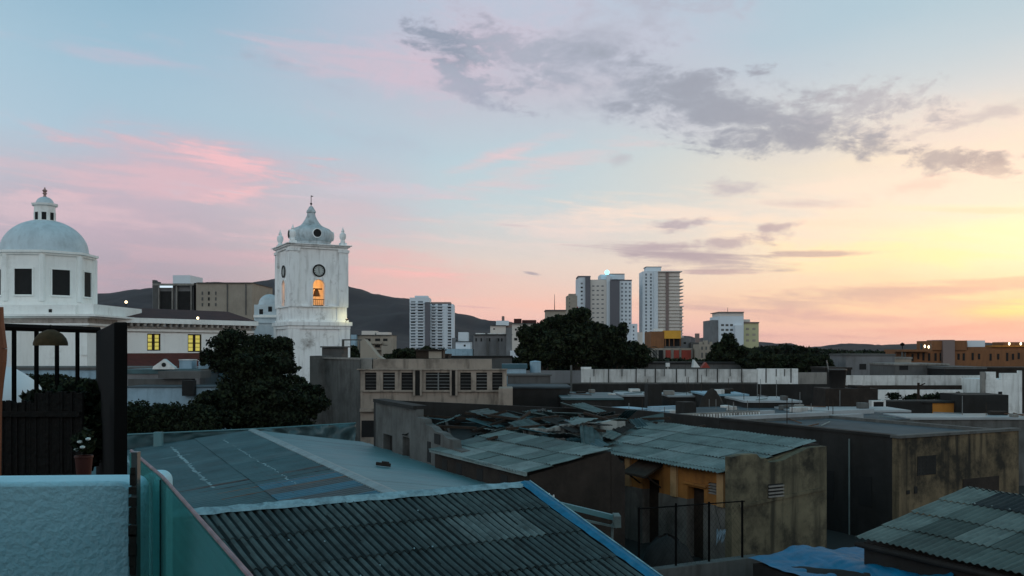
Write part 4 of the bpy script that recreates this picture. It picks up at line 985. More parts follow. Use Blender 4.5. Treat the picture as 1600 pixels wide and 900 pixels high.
# ================================================================== long white wall
t = thing('boundary_wall', 'long white boundary wall with dark vertical joints on a blackened base, centre right', 'wall', (X(800,80),80,0)); of = Vector((X(800,80),80,0))
m = MB(of); m.px(908,1184,577,597.5,80,.35); m.build('white_section', M_whited, t)
m = MB(of); m.px(908,924,573.5,576.9,80,.35); m.build('corner_block', M_white, t)
m = MB(of); m.px(1184.1,1247,576,600,79.9,.4); m.build('right_section', M_white, t)
m = MB(of); m.px(800,907.9,579,598,80,.3); m.build('grey_section', M_grey, t)
m = MB(of); m.px(1247.1,1292,582,603,80,.35); m.build('dull_section', M_concl, t)
m = MB(of); m.px(800,1292,600.1,700,79.7,.9,z0=0); m.build('base', M_concd, t)
m = MB(of); m.px(908,1184,597.6,600.0,79.8,.8); m.px(800,907.9,598.1,600.0,79.8,.8); m.build('string_course', M_conc, t)
for k, u in enumerate((951,994,1024,1057,1090,1121,1159,1197,1236)):
    m = MB(of); m.px(u-.8,u+.8,576,598,79.86,.03); m.build('joint', M_concd, t)
for k, u in enumerate((928,972,1008,1038,1071,1104,1141,1213,1226)):
    m = MB(of); m.px(u-.7,u+.7,576.5,588,79.86,.03); m.build('buttress', M_conc, t)
m = MB((X(893,79),79,0)); m.px(891,894,571,625,79,.1,z0=0); single(m, 'post', 'thin pole standing before the grey end of the boundary wall', 'pole', M_conc)

# right: two tiers of white wall, water tank, clutter
t = thing('white_terrace_wall', 'two-tier weathered white wall right of the black water tank', 'wall', (X(1322,76),76,0)); of = Vector((X(1322,76),76,0))
m = MB(of); m.px(1322,1545,586.5,602,76,.3); m.build('upper_tier', M_whited, t)
m = MB(of); m.px(1322,1545,602.1,613,75.8,.5); m.build('ledge', M_brown, t)
m = MB(of); m.px(1372,1505,609,628,73,.3,z0=0); m.build('lower_tier', M_white, t)
t = thing('white_house', 'white house with pillars and a broken top at the far right', 'house', (X(1538,72),72,0)); of = Vector((X(1538,72),72,0))
m = MB(of); m.px(1540,1593,593,640,72,4,z0=0); m.build('wall', M_white, t)
m = MB(of); m.px(1541,1556,581,592.9,72,.3); m.px(1564,1592,583,592.9,72,.3); m.build('parapet', M_white, t)
m = MB(of); m.px(1592.1,1597,579,650,71.9,.3,z0=0); m.build('pillar', M_white, t)
m = MB(of); m.px(1534,1539.9,581,640,71.9,.3,z0=0); m.build('pillar', M_concl, t)
m = MB(of); m.px(1560,1566,612,640,71.97,.02); m.build('door', M_dark, t)
# water tank on its plinth
Yt = 62; t = thing('water_tank', 'black plastic water tank, wider at its top, on a rough masonry plinth', 'water tank', (X(1308.5,Yt),Yt,Z(607,Yt))); s = Yt/F
m = MB(); m.lathe([(11.3*s,0),(13.5*s,27*s),(14.3*s,28*s),(14.3*s,30*s),(12*s,30.5*s)], n=24); m.build('tank', mat('black_plastic', (.013,.012,.011), .5, .2, 2), t, smooth=True)
m = MB(); m.tube((-13.5*s,0,26*s),(-17*s,0,44*s),.04); m.build('pipe', M_steel, t)
m = MB((X(1335,62),62,0)); m.px(1290,1372,607.1,640,61.2,2.5,z0=0); m.px(1340,1360,603,607,61.4,1.8); single(m, 'tank_plinth', 'rough brown masonry plinth under the black water tank', 'masonry', M_brown, bevel=.03)
m = MB((X(1372,60),60,0)); t = thing('fan_unit', 'round fan set in a pale frame on the roof below the water tank', 'fan', (X(1372,60),60,Z(641,60))); s = 60/F
m = MB(); m.box(-10*s,-7*s,0,.5,0,15*s); m.box(9*s,12*s,0,.5,0,16*s); m.box(-7*s,9*s,0,.5,13*s,15*s); m.build('frame', M_white, t)
m = MB(); m.box(-7*s,9*s,.1,.5,0,13*s); m.build('housing', M_dark, t)
t = thing('fallen_pillar', 'dark leaning post among scrub on the roofs right of centre', 'post', (X(1434,64),64,0)); s = 64/F
m = MB(); m.tube((0,0,0),(0.05,0,Z(598,64)),.13,.09); m.build('post', M_wood, t); m = MB(); m.tube((0,0,Z(604,64)),(.5,0,Z(599,64)),.04); m.build('arm', M_wood, t)
m = MB((X(1502,60),60,0)); m.px(1502,1576,617,652,60,3,z0=0); single(m, 'dark_shed', 'dark brown box-like shed before the white house at the far right', 'shed', M_concd, bevel=.02)
t = thing('brick_hut', 'low hut with a wall coloured orange as a glow among the roofs right of centre', 'hut', (X(1458,61),61,0)); of = Vector((X(1458,61),61,0))
m = MB(of); m.px(1382,1457,627,650,61,2,z0=0); m.build('dark_wall', M_concd, t)
m = MB(of); m.px(1457.1,1500,630,650,61,2,z0=0); m.build('orange_glow_wall', M_orange, t); m = MB(of); m.px(1440,1501,627,629.9,60.9,2.2); m.build('roof', M_concd, t)  # the orange glow is put into the wall's colour, nothing shines on it
def scrub(u0,u1,v0,v1,Y,n,label,seed,size=.12):
    rnd = random.Random(seed); lb = [lobe(rnd.uniform(u0,u1), rnd.uniform(v0,v1), Y+rnd.uniform(-.5,.5), 12, 6) for _ in range(8)]
    lb = [(a,b,max(c,.3),d,e,f) for a,b,c,d,e,f in lb]
    bush('scrub', label, 'plant', lb, n, size, (X((u0+u1)/2,Y),Y,0), seed)
scrub(1395,1500,618,626,66,1800,'thin scrub along the foot of the lower white wall',31)

# ================================================================== bottom right: corrugated shed and blue tarpaulin
S0 = Vector((X(1338,22),22,0)); zs = Z(840,22)
t = thing('corrugated_shed', 'shed with a patched green-grey corrugated roof at the bottom right corner', 'shed', S0)
wS = 3.97; zS = zs+.91; LS = 8.2
Hs = S0 + A3*wS + Vector((0,0,zS)); e_dn = (-A3*wS+Vector((0,0,zs-zS))).normalized()
def pickS(r, s, n):
    if r == 0 and s in (1,2): return 4
    if (r, s) in ((0,0),(1,0),(2,0),(3,0)): return 3
    if (r, s) in ((1,2),(2,2),(1,4)): return 3
    return n.choice((0,1,0,2))
m = corrugated(Hs, -B3, e_dn, LS, math.hypot(wS,.91)+.05, .177, .022, 1.05, .95, S0, pick=pickS, nmat=5, jit=.02, spw=8)
m.build('roof', M_fr, t, smooth=True, angle=60)
m = corrugated(Hs+Vector((0,0,.02)), -B3, (A3*wS+Vector((0,0,zs-zS))).normalized(), LS, 1.0, .177, .022, 1.05, .95, S0, nmat=3)
m.build('far_roof_slope', M_fr, t, smooth=True, angle=60)
m = MB(S0); m.hull([S0+A3*.15-B3*LS, S0+A3*(wS+.6)-B3*LS, S0+A3*(wS+.6)-B3*.1, S0+A3*.15-B3*.1], [zs-.1,zs+.6,zs+.6,zs-.1], 0); m.build('wall', M_concd, t)
m = MB(S0); c = S0+A3*.05+Vector((0,0,zs-.16)); m.tube(c+B3*.05, c-B3*LS, .07); m.build('gutter', M_concd, t)
for k in range(4):
    p = Hs + e_dn*1.08 - B3*(1.0+k*.45) + Vector((0,0,.045)); m = MB(S0); m.lathe([(.0,0),(.02,.004),(.022,.025),(.006,.035)], p, 8); m.build('roof_bolt', M_fl[4], t)
# blue tarpaulin roof
T_ = [W(1168,862,24.6), W(1240,846,26.0), W(1345,852,24.6), W(1420,866,23.6), W(1530,902,20.4), W(1560,960,18.0), W(1300,960,18.6), W(1172,880,23.0)]
t = thing('tarpaulin_roof', 'low roof covered with a wrinkled bright blue tarpaulin at the bottom right', 'tarpaulin', (T_[0].x,T_[0].y,0)); of = Vector((T_[0].x,T_[0].y,0))
TL = [Vector((3.9+.0,25.9,0)), ]
q00 = Vector((X(1168,24.2),24.2,Z(866,24.2))); q10 = Vector((X(1352,25.0),25.0,Z(848,25.0)))
q01 = Vector((X(1168,24.2)+2.3,18.0,Z(866,24.2)-.1)); q11 = Vector((9.42,19.8,2.30)) 
m = MB(of); nu, nv = 110, 90
for j in range(nv+1):
    for i in range(nu+1):
        a, b_ = i/nu, j/nv
        p = (q00*(1-a)+q10*a)*(1-b_) + (q01*(1-a)+q11*a)*b_
        rd_ = .20*math.exp(-((a-.42-.18*b_)/.16)**2)            # a ridge pole under the sheet
        w = mn.noise(Vector((a*9+b_*3, b_*3.2, 1)))*.04 + abs(mn.noise(Vector((a*4-b_*6, b_*5, 7))))*.06*(1.4-a) + (abs(mn.noise(Vector((a*16+b_*5, b_*9-a*4, 3)))) + abs(mn.noise(Vector((a*7-b_*8, b_*13, 5)))))*.028
        p = p + Vector((0,0,rd_+w-.1)); m.v.append(p-of)
for j in range(nv):
    for i in range(nu): m.f.append([j*(nu+1)+i,j*(nu+1)+i+1,(j+1)*(nu+1)+i+1,(j+1)*(nu+1)+i]); m.m.append(0)
m.build('tarpaulin', mat('blue_tarpaulin', (.001,.13,.25), .45, .2, 3, .2, (.03,.10,.18), spec=.25, bump=.2, bscale=60), t, smooth=True, angle=80)
m = MB(of); c = [q00,q10,q11,q01]; ctr = (q00+q10+q11+q01)/4
cc = [p.lerp(ctr,.05) for p in c]; m.hull(cc, [p.z-.22 for p in cc], 0); m.build('wall', M_concd, t)
# odds and ends lying about on the flat roofs, each a part of its building
def clutter(t, x0, x1, y0, y1, z, n, seed):
    rnd = random.Random(seed)
    for i in range(n):
        x, y = rnd.uniform(x0,x1), rnd.uniform(y0,y1); k = rnd.choice('ppbbbss'); m = MB()
        if k == 'p':
            a = rnd.uniform(0,3.14); l = rnd.uniform(.4,1.4); m.tube((x-math.cos(a)*l,y-math.sin(a)*l,z+.05),(x+math.cos(a)*l,y+math.sin(a)*l,z+.08),.03,n=5); m.build('loose_pipe', rnd.choice([M_steel,M_fl[2],M_rust]), t)
        elif k == 'b':
            w, d, h = rnd.uniform(.15,.5), rnd.uniform(.15,.4), rnd.uniform(.1,.35); m.box(x-w,x+w,y-d,y+d,z,z+h); o = m.build('masonry_stub', rnd.choice([M_brown,M_conc,M_concl,M_whited]), t, bevel=.03)
        else:
            m.tube((x,y,z),(x,y,z+rnd.uniform(.5,1.3)),.02,n=5); m.build('pipe_stub', rnd.choice([M_steel,M_wood]), t)
for o in list(COL.objects):
    if o.type == 'EMPTY' and o.get('category'):
        if o.name.startswith('terraced_building'): clutter(o, .6, 13, .5, 12, zm-.4, 34, 1)
        elif o.name.startswith('flat_roofed_building'): clutter(o, .8, 6, 5, 9, zk-.13, 4, 9)
        elif o.name.startswith('low_house'):
            rf = [c for c in o.children if c.name.startswith('roof')][0]; bb = [Vector(c) for c in rf.bound_box]
            clutter(o, bb[0].x+.2, bb[6].x-.2, bb[0].y+.2, bb[6].y-.3, max(c.z for c in bb), 7, int(abs(o.location.x)*10))
# ================================================================== church: bell tower
TO = Vector((X(455,105),105,0)); TW_ = 6.35
tz = lambda v: Z(v,106.5)
t = thing('church_tower', 'tall white church bell tower with clock faces, urns and an onion-shaped dome', 'church tower', TO, GA)
W2 = TW_
m = MB(); m.box(-.25,W2+.25,-.25,W2+.25,0,tz(514)); m.build('lower_shaft', M_tower, t)
m = MB(); m.box(-.45,W2+.45,-.45,W2+.45,tz(514)+.002,tz(509)); m.box(-.62,W2+.62,-.62,W2+.62,tz(509)+.002,tz(503)); m.box(-.30,W2+.30,-.30,W2+.30,tz(503)+.002,tz(500)); m.build('lower_cornice', M_tower, t)
for x0,y0 in ((-.42,-.42),(W2-.85,-.42),(-.42,W2-.85),(W2-.85,W2-.85)):
    m = MB(); m.box(x0,x0+1.27,y0,y0+1.27,0,tz(514)-.01); m.build('corner_pilaster', M_tower, t)
m = MB(); m.box(0,W2,0,W2,tz(500)+.002,tz(480)); m.build('middle_shaft', M_tower, t)
for x0,y0 in ((-.12,-.12),(W2-1.05,-.12),(-.12,W2-1.05),(W2-1.05,W2-1.05)):
    m = MB(); m.box(x0,x0+1.17,y0,y0+1.17,tz(500)+.004,tz(480)-.01); m.build('corner_pilaster', M_tower, t)
zb = tz(478); zt_ = tz(389)
m = MB(); m.box(-.25,W2+.25,-.25,W2+.25,tz(480)+.002,zb); m.build('string_course', M_tower, t)
# belfry walls with arched openings
ow = .68; zs_ = tz(446); 
def arch_poly(w, z0, z1, ow, zs, n=12):
    p = [(-w,z0),(-ow,z0),(-ow,zs)] + [(-ow*math.cos(math.pi*i/n), zs+ow*math.sin(math.pi*i/n)) for i in range(1,n)] + [(ow,zs),(ow,z0),(w,z0),(w,z1),(-w,z1)]
    return p
def face_pts(k, x, z, d):
    """k: 0 front, 1 left, 2 rear, 3 right; x along the face, d outward"""
    c = W2/2
    return {0:(c+x,-d,z),1:(-d,c-x,z),2:(c-x,W2+d,z),3:(W2+d,c+x,z)}[k]
for k in range(4):
    w = W2/2 if k in (0,2) else W2/2-.5
    m = MB(); m.extrude([face_pts(k,x,z,0) for x,z in arch_poly(w, zb+.003, zt_, ow, zs_)], Vector(face_pts(k,0,0,-.5))-Vector(face_pts(k,0,0,0))); m.build('belfry_wall', M_tower, t)
    # arch moulding
    m = MB(); n_ = 14; ri, ro = ow+.02, ow+.34
    outl = [(-ro,zb+.05),(-ri,zb+.05),(-ri,zs_)] + [(-ri*math.cos(math.pi*i/n_), zs_+ri*math.sin(math.pi*i/n_)) for i in range(1,n_)] + [(ri,zs_),(ri,zb+.05),(ro,zb+.05),(ro,zs_)] + [(ro*math.cos(math.pi*i/n_), zs_+ro*math.sin(math.pi*i/n_)) for i in range(1,n_)] + [(-ro,zs_)]
    m.extrude([face_pts(k,x,z,.004) for x,z in outl], Vector(face_pts(k,0,0,.12))-Vector(face_pts(k,0,0,0))); m.build('arch_moulding', M_tower, t)
    # clock
    zc = tz(423); r = .64; cl = MB(); n_ = 28
    cl.extrude([face_pts(k, r*math.cos(2*math.pi*i/n_), zc+r*math.sin(2*math.pi*i/n_), .004) for i in range(n_)], Vector(face_pts(k,0,0,.08))-Vector(face_pts(k,0,0,0)))
    ck = cl.build('clock', mat('clock_face', (.42,.44,.42), .5, .1, 2) if k == 0 else bpy.data.materials['clock_face'], t)
    m = MB()
    for i in range(n_):
        a0, a1 = 2*math.pi*i/n_, 2*math.pi*(i+1)/n_
        q = [face_pts(k, rr*math.cos(a), zc+rr*math.sin(a), .085) for rr, a in ((r*.9,a0),(r*1.15,a0),(r*1.15,a1),(r*.9,a1))]
        m.extrude(q, Vector(face_pts(k,0,0,.07))-Vector(face_pts(k,0,0,0)))
    m.build('rim', M_dark, ck)
    m = MB()
    for i in range(12):
        a = math.pi/6*i; da = .05
        q = [face_pts(k, rr*math.cos(a+s), zc+rr*math.sin(a+s), .083) for rr, s in ((r*.66,-da),(r*.86,-da),(r*.86,da),(r*.66,da))]
        m.extrude(q, Vector(face_pts(k,0,0,.006))-Vector(face_pts(k,0,0,0)))
    m.build('hour_marks', M_dark, ck)
    for a, ln in ((math.pi/2,.5),(-math.pi/2+.1,.34)):
        m = MB(); ca, sa = math.cos(a), math.sin(a); q = [face_pts(k, x, z, .086) for x, z in ((-sa*.035,zc+ca*.035),(ca*ln-sa*.02,zc+sa*ln+ca*.02),(ca*ln+sa*.02,zc+sa*ln-ca*.02),(sa*.035,zc-ca*.035))]
        m.extrude(q, Vector(face_pts(k,0,0,.006))-Vector(face_pts(k,0,0,0))); m.build('clock_hand', M_dark, ck)
for x0,y0 in ((-.26,-.26),(W2-.85,-.26),(-.26,W2-.85),(W2-.85,W2-.85)):
    m = MB(); m.box(x0,x0+1.11,y0,y0+1.11,zb+.004,zt_-.35); m.box(x0-.1,x0+1.21,y0-.1,y0+1.21,zt_-.34,zt_-.02); m.build('belfry_pilaster', M_tower, t)
m = MB(); m.box(-.2,W2+.2,-.2,W2+.2,zt_+.002,zt_+.25); m.box(-.42,W2+.42,-.42,W2+.42,zt_+.252,zt_+.42); m.box(-.62,W2+.62,-.62,W2+.62,zt_+.422,tz(382)); m.build('upper_cornice', M_tower, t)
ztop_ = tz(382)
for x0,y0 in ((.25,.25),(W2-.25,.25),(.25,W2-.25),(W2-.25,W2-.25)):
    m = MB(); m.box(x0-.36,x0+.36,y0-.36,y0+.36,ztop_+.002,ztop_+.35); m.lathe([(.22,.35),(.30,.5),(.2,.62),(.34,.85),(.40,1.1),(.36,1.35),(.2,1.5),(.16,1.6),(.2,1.7),(.08,1.95),(.015,2.2)], (x0,y0,ztop_), 14); m.build('urn', M_tower, t, smooth=True)
c = Vector((W2/2,W2/2,0)); m = MB()
m.lathe([(2.35,ztop_+.002),(2.35,ztop_+.3),(2.2,ztop_+.35),(2.2,ztop_+.55),(2.3,ztop_+.6),(2.5,ztop_+.95),(2.6,ztop_+1.35),(2.5,ztop_+1.75),(2.15,ztop_+2.1),(1.65,ztop_+2.3),(1.25,ztop_+2.5),(.95,ztop_+2.85),(.7,ztop_+3.25),(.52,ztop_+3.65),(.45,ztop_+4.0),(.55,ztop_+4.05),(.55,ztop_+4.2),(.42,ztop_+4.4),(.25,ztop_+4.7),(.1,ztop_+4.85)], c, 32)
m.build('onion_dome', mat('tower_dome_plaster', (.50,.54,.56), .7, .1, .6, .6, (.12,.12,.11), .5), t, smooth=True)
for k in range(4):
    a = math.pi/2*k - math.pi/2; d = Vector((math.cos(a), math.sin(a), 0)); p = c + d*2.30 + Vector((0,0,ztop_+1.38))
    m = MB(); m.tube(p, p+d*.36, .46, .46, 20); e = m.build('round_opening', M_dark, t)
    m = MB(); m.tube(p, p+d*.33, .58, .55, 20); m.build('rim', M_tower, e)
m = MB(); m.tube(c+Vector((0,0,ztop_+4.8)), c+Vector((0,0,ztop_+6.1)), .04); m.lathe([(.02,4.95),(.13,5.05),(.13,5.15),(.02,5.25)], c+Vector((0,0,ztop_)), 10); m.box(c.x-.02,c.x+.22,c.y-.02,c.y+.02,ztop_+5.95,ztop_+6.05); m.build('weather_vane', M_black, t)
# belfry inside: floor, bell, amber lamp
m = MB(); m.box(.6,W2-.6,.6,W2-.6,zb+.01,zb+.12); m.build('belfry_floor', M_wood, t)
m = MB(); m.lathe([(.46,0),(.42,.06),(.33,.35),(.27,.6),(.18,.75),(.05,.8)], (W2/2,.95,zb+1.15), 18); bl = m.build('bell', mat('bronze', (.16,.09,.04), .4, .2, 3, metal=.7), t, smooth=True)
m = MB(); m.tube((W2/2-.66,.95,zb+2.0),(W2/2+.66,.95,zb+2.0),.07); m.build('yoke', M_wood, bl)
for k in range(2):
    m = MB(); a = Vector(face_pts(k,-ow,zb+.75,-.2)); b_ = Vector(face_pts(k,ow,zb+.75,-.2)); m.tube(a,b_,.04); m.build('arch_rail', M_black, t)
    for i in range(6):
        x = -ow+.11+(2*ow-.22)*i/5; m = MB(); m.tube(face_pts(k,x,zb+.02,-.2), face_pts(k,x,zb+.75,-.2), .02, n=5); m.build('rail_bar', M_black, t)
lt = bpy.data.lights.new('belfry_lamp','POINT'); lt.energy = 260; lt.color = (1,.42,.12); lt.shadow_soft_size = .25
lo_ = bpy.data.objects.new('belfry_lamp', lt); COL.objects.link(lo_); lo_.location = TO + A3*W2*.5 + B3*W2*.5 + Vector((0,0,zb+2.4))
# the low lamp that lights the tower's right corner
lp = TO + A3*(W2-.2) - B3*1.1 + Vector((0,0,tz(503)+.2))
t2 = thing('floodlight', 'small floodlight on the right end of the tower ledge', 'lamp', lp, GA); m = MB(); m.box(-.14,.14,-.08,.08,0,.16); m.build('housing', M_black, t2); m = MB(); m.box(-.1,.1,-.03,.03,.162,.175); m.build('lamp_glass', M_lamp, t2); m = MB(); m.tube((0,0,0),(0,.5,-.2),.03); m.build('arm', M_black, t2)
lt = bpy.data.lights.new('ledge_lamp','POINT'); lt.energy = 22; lt.color = (1,.9,.42); lt.shadow_soft_size = .1
lo_ = bpy.data.objects.new('ledge_lamp', lt); COL.objects.link(lo_); lo_.location = lp + Vector((0,0,.45))

# stair turret with its small dome, left of the tower
TT = Vector((X(402,111),111,0)); s = 111/F
t = thing('stair_turret', 'small white turret with a little round dome against the left side of the bell tower', 'turret', TT)
m = MB(); m.box(-5*s,36*s,0,4,0,Z(476,111)); m.build('wall', M_dome, t); m = MB(); m.box(-7*s,38*s,-.4,-.002,0,Z(505,111)); m.box(-8*s,38*s,-.6,-.002,Z(505,111)+.002,Z(502,111)); m.build('base', M_dome, t)
m = MB(); r = 17*s; m.lathe([(r*1.08,0),(r*1.08,.12),(r,.14)]+[(r*math.cos(a*math.pi/20), .14+r*math.sin(a*math.pi/20)*.92) for a in range(1,10)]+[(.03,.14+r*.93)], (14*s,1.6,Z(476,111)), 24); m.build('dome', M_dome, t, smooth=True)
for u, v in ((20,483),(33,484)):
    m = MB(); m.px(402+u-3,402+u+3,v-4,v+4,110.98,.05); m.v = [p-TT for p in m.v]; m.build('window', M_dark, t)
m = MB(); m.px(396,440,492,496,110.7,.3); m.v = [p-TT for p in m.v]; m.build('string_course', M_church, t)
for u, v in ((408,487),):
    m = MB(); m.px(u-3,u+3,v-4,v+4,110.98,.05); m.v = [p-TT for p in m.v]; m.build('window', M_dark, t)

# ================================================================== church: nave
NA = Vector((X(150,89),89,0)); NB = Vector((X(397,104.6),104.6,0)); nd = NB-NA; NL = nd.length; nd.normalize(); na = math.atan2(nd.y, nd.x)
t = thing('church_nave', 'long white church nave with a maroon roof, corbelled eaves and two yellow lit windows', 'church', NA, na)
def nl(u): r_ = (u-800)/F; return (r_*NA.y-NA.x)/(nd.x-r_*nd.y)
def nz(u, v): return Z(v, NA.y+nd.y*nl(u))
z_e = nz(150,495); z_c = z_e-.55
ops = []
for u0,u1,v0,v1 in ((230,251,521,548),(293.5,315,522,550)):
    ops.append((nl(u0),nl(u1),nz(u0,v1),nz(u0,v0)))
m = MB(); wall_grid(m, -14, NL, nz(200,553), z_c-.5, 0, .6, ops); m.box(-14,NL,.002,.6,0,nz(200,553)-.002); m.box(-14,NL,.6,9,0,z_c-.6); m.build('wall', M_church, t)
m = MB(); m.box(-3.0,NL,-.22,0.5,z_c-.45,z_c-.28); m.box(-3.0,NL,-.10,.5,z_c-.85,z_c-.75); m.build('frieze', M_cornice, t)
m = MB(); m.box(-3.0,NL,-.75,.6,z_c+.05,z_e); m.build('eaves_cornice', M_church, t)
n_ = 26
for i in range(n_):
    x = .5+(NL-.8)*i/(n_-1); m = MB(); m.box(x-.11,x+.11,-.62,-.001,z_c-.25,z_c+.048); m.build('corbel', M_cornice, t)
z_r = nz(150,477); m = MB(); m.add([(-.2,-.55,z_e+.003),(NL,-.55,z_e+.003),(NL,4.6,z_r+.12),(-.2,4.6,z_r+.12),(-.2,9.6,z_e),(NL,9.6,z_e)], [(0,1,2,3),(3,2,5,4),(0,3,4),(1,5,2),(0,4,5,1)]); m.build('roof', M_maroon, t)
for a,b_,c_,d_ in ops:
    m = MB(); m.box(a,b_,.16,.2,c_,d_); g_ = m.build('window', M_litwin, t)
    m = MB(); w = b_-a; m.box(a,a+.12,.08,.158,c_,d_); m.box(b_-.12,b_,.08,.158,c_,d_); m.box(a+.12,b_-.12,.08,.158,c_,c_+.12); m.box(a+.12,b_-.12,.08,.158,d_-.12,d_)
    m.box(a+w/2-.14,a+w/2+.14,.07,.158,c_+.12,d_-.12); m.build('frame', M_wood, g_)
    h_ = d_-c_
    for q, th_ in ((.5,.05),(.27,.02),(.73,.02)):
        m = MB(); m.box(a+.12,a+w/2-.14,.10,.156,c_+h_*q-th_,c_+h_*q+th_); m.build('glazing_bar', M_wood, g_); m = MB(); m.box(a+w/2+.14,b_-.12,.10,.156,c_+h_*q-th_,c_+h_*q+th_); m.build('glazing_bar', M_wood, g_)
for u, v, lab in ((197,472,'small warm floodlight on the ridge of the maroon church roof'),(309,497,'small warm floodlight on the edge of the white church cornice')):
    Yp = NA.y+nd.y*nl(u) + (-.6 if v > 480 else 3.2)
    p = W(u,v+2,Yp); t2 = thing('floodlight', lab, 'lamp', p); m = MB(); m.lathe([(.03,0),(.11,.05),(.13,.15),(.09,.24),(.02,.27)], n=12); m.build('lamp_glass', M_lamp, t2, smooth=True); m = MB(); m.tube((0,0,-.3),(0,0,.02),.04); m.build('bracket', M_black, t2)

# lower aisle roof: dull red tiles, and church wall at the left behind the frame
t = thing('church_aisle', 'low church aisle with a dull red tiled roof below the lit windows', 'church aisle', NA + Vector((0,0,0)), na)
z1_, z0_ = nz(200,552), nz(200,572)
m = MB(); m.add([(-1,-.02,z1_),(NL,-.02,z1_),(NL,-4.5,z0_),(-1,-4.5,z0_),(-1,-.02,z1_-.25),(NL,-.02,z1_-.25),(NL,-4.5,z0_-.25),(-1,-4.5,z0_-.25)], [(0,1,2,3),(7,6,5,4),(3,2,6,7),(0,3,7,4),(1,5,6,2)]); m.build('roof', M_redtile, t)
m = MB(); m.box(-.9,NL-.1,-4.3,-4.0,0,z0_-.2); m.build('wall', M_bluewash, t)

# ================================================================== church: drum and dome at the left
YD = 86; s = YD/F; DC = Vector((X(70,90),90,0)); sd_ = 90/F
t = thing('church_dome', 'big pale blue-white church dome with a small lantern, on an eight-sided white drum', 'dome', DC)
zb0 = Z(475,90); zc0 = Z(404,90); rd_ = 73.5*sd_
def octo(r, z, rot=math.pi/8): return [(r*math.cos(rot+i*math.pi/4), r*math.sin(rot+i*math.pi/4), z) for i in range(8)]
rot8 = -math.pi/2 + .02
ro = rd_
def octbox(mm, r, z0, z1): 
    q = [(r*math.cos(rot8+math.pi/8+i*math.pi/4), r*math.sin(rot8+math.pi/8+i*math.pi/4)) for i in range(8)]; mm.hull(q, [z1]*8, z0)
m = MB(); octbox(m, ro-.18, Z(474,90), zc0); m.build('drum', M_church, t)
m = MB(); octbox(m, ro-.02, Z(481,90), Z(474,90)-.002); m.build('drum_base', M_church, t)
m = MB(); octbox(m, ro+.02, zc0+.002, Z(401,90)); octbox(m, ro+.22, Z(401,90)+.002, Z(397.5,90)); m.build('cornice', M_church, t)
ap = (ro-.18)*math.cos(math.pi/8)
for i in range(8):
    a = rot8+i*math.pi/4; d = Vector((math.cos(a),math.sin(a),0)); c = d*ap
    window(t, c.x, c.y, Z(464,90), 1.62, Z(425.5,90)-Z(464,90), rot=a+math.pi/2, pane=M_dark, frame=M_church, fw=.14, dep=.12)
    a2 = a+math.pi/8; q = Vector((math.cos(a2),math.sin(a2),0))*(ro-.16); m = MB(); m.tube((q.x,q.y,Z(474,90)+.01),(q.x,q.y,zc0-.01),.28,.28,8); m.build('corner_pilaster', M_church, t)
R_ = 63*sd_; zd = Z(397,90); hh = Z(350,90)-zd
prof = [(R_*1.02,0),(R_*1.02,.15)] + [(R_*math.cos(k_*math.pi/2/14), .15+(hh+.25)*math.sin(k_*math.pi/2/14)) for k_ in range(14)]
prof = [p for p in prof if p[0] > 17*sd_] + [(16*sd_, hh+.05)]
m = MB(); m.lathe(prof, (0,0,zd), 48); m.build('dome_shell', M_dome, t, smooth=True)
rl = 16*sd_; zl0 = Z(352,90); m = MB(); m.lathe([(rl*1.15,-.05),(rl*1.15,.1),(rl,.12),(rl,Z(323,90)-zl0),(rl*1.2,Z(322,90)-zl0),(rl*1.25,Z(319,90)-zl0),(rl*1.0,Z(318.5,90)-zl0)], (0,0,zl0), 8); ln_ = m.build('lantern', M_church, t)
for i in range(8):
    a = math.pi/8+i*math.pi/4; d = Vector((math.cos(a),math.sin(a),0))*rl*math.cos(math.pi/8)
    window(ln_, d.x, d.y, Z(345,90), .42, Z(333,90)-Z(345,90), rot=a+math.pi/2, pane=M_dark, frame=M_church, fw=.05, dep=.04, name='lantern_window')
m = MB(); r2 = 13*sd_; h2 = 11*sd_; m.lathe([(r2*math.cos(k_*math.pi/16), h2*math.sin(k_*math.pi/16)) for k_ in range(8)]+[(.1,h2*1.02)], (0,0,Z(318.5,90)), 16); m.build('lantern_dome', M_dome, t, smooth=True)
m = MB(); m.lathe([(.2,0),(.1,.25),(.22,.38),(.12,.5),(.25,.65),(.1,.8),(.02,1.0)], (0,0,Z(308.5,90)), 10); m.build('finial', mat('pink_stone', (.36,.22,.2), .8, .2, 3), t, smooth=True)
# square crossing block and its cornice
t = thing('church_crossing', 'square white block under the big dome with a deep stained cornice', 'church', (X(70,84),84,0)); of = Vector((X(70,84),84,0))
m = MB(of); m.px(-130,118,476.5,491,84,12); m.px(118.1,146,475,490.9,84.3,11); m.build('upper_block', M_church, t)
m = MB(of); m.px(-135,150,491.1,494,83.3,13); m.px(-132,140,494.1,497,83.7,12); m.build('cornice', M_church, t)
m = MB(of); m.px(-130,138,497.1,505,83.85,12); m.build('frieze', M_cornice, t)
m = MB(of); m.px(-132,139,505.1,508,83.7,12); m.build('lower_moulding', M_church, t)
m = MB(of); m.px(-130,136,508.1,640,84,12,z0=0); m.build('wall', M_church, t)
m = MB(of); m.px(76,81,483,488,83.97,.05); m.build('vent_hole', M_dark, t)
m = MB(of); m.px(126,136,540,555,83.9,.15); m.build('wall_ledge', M_church, t)

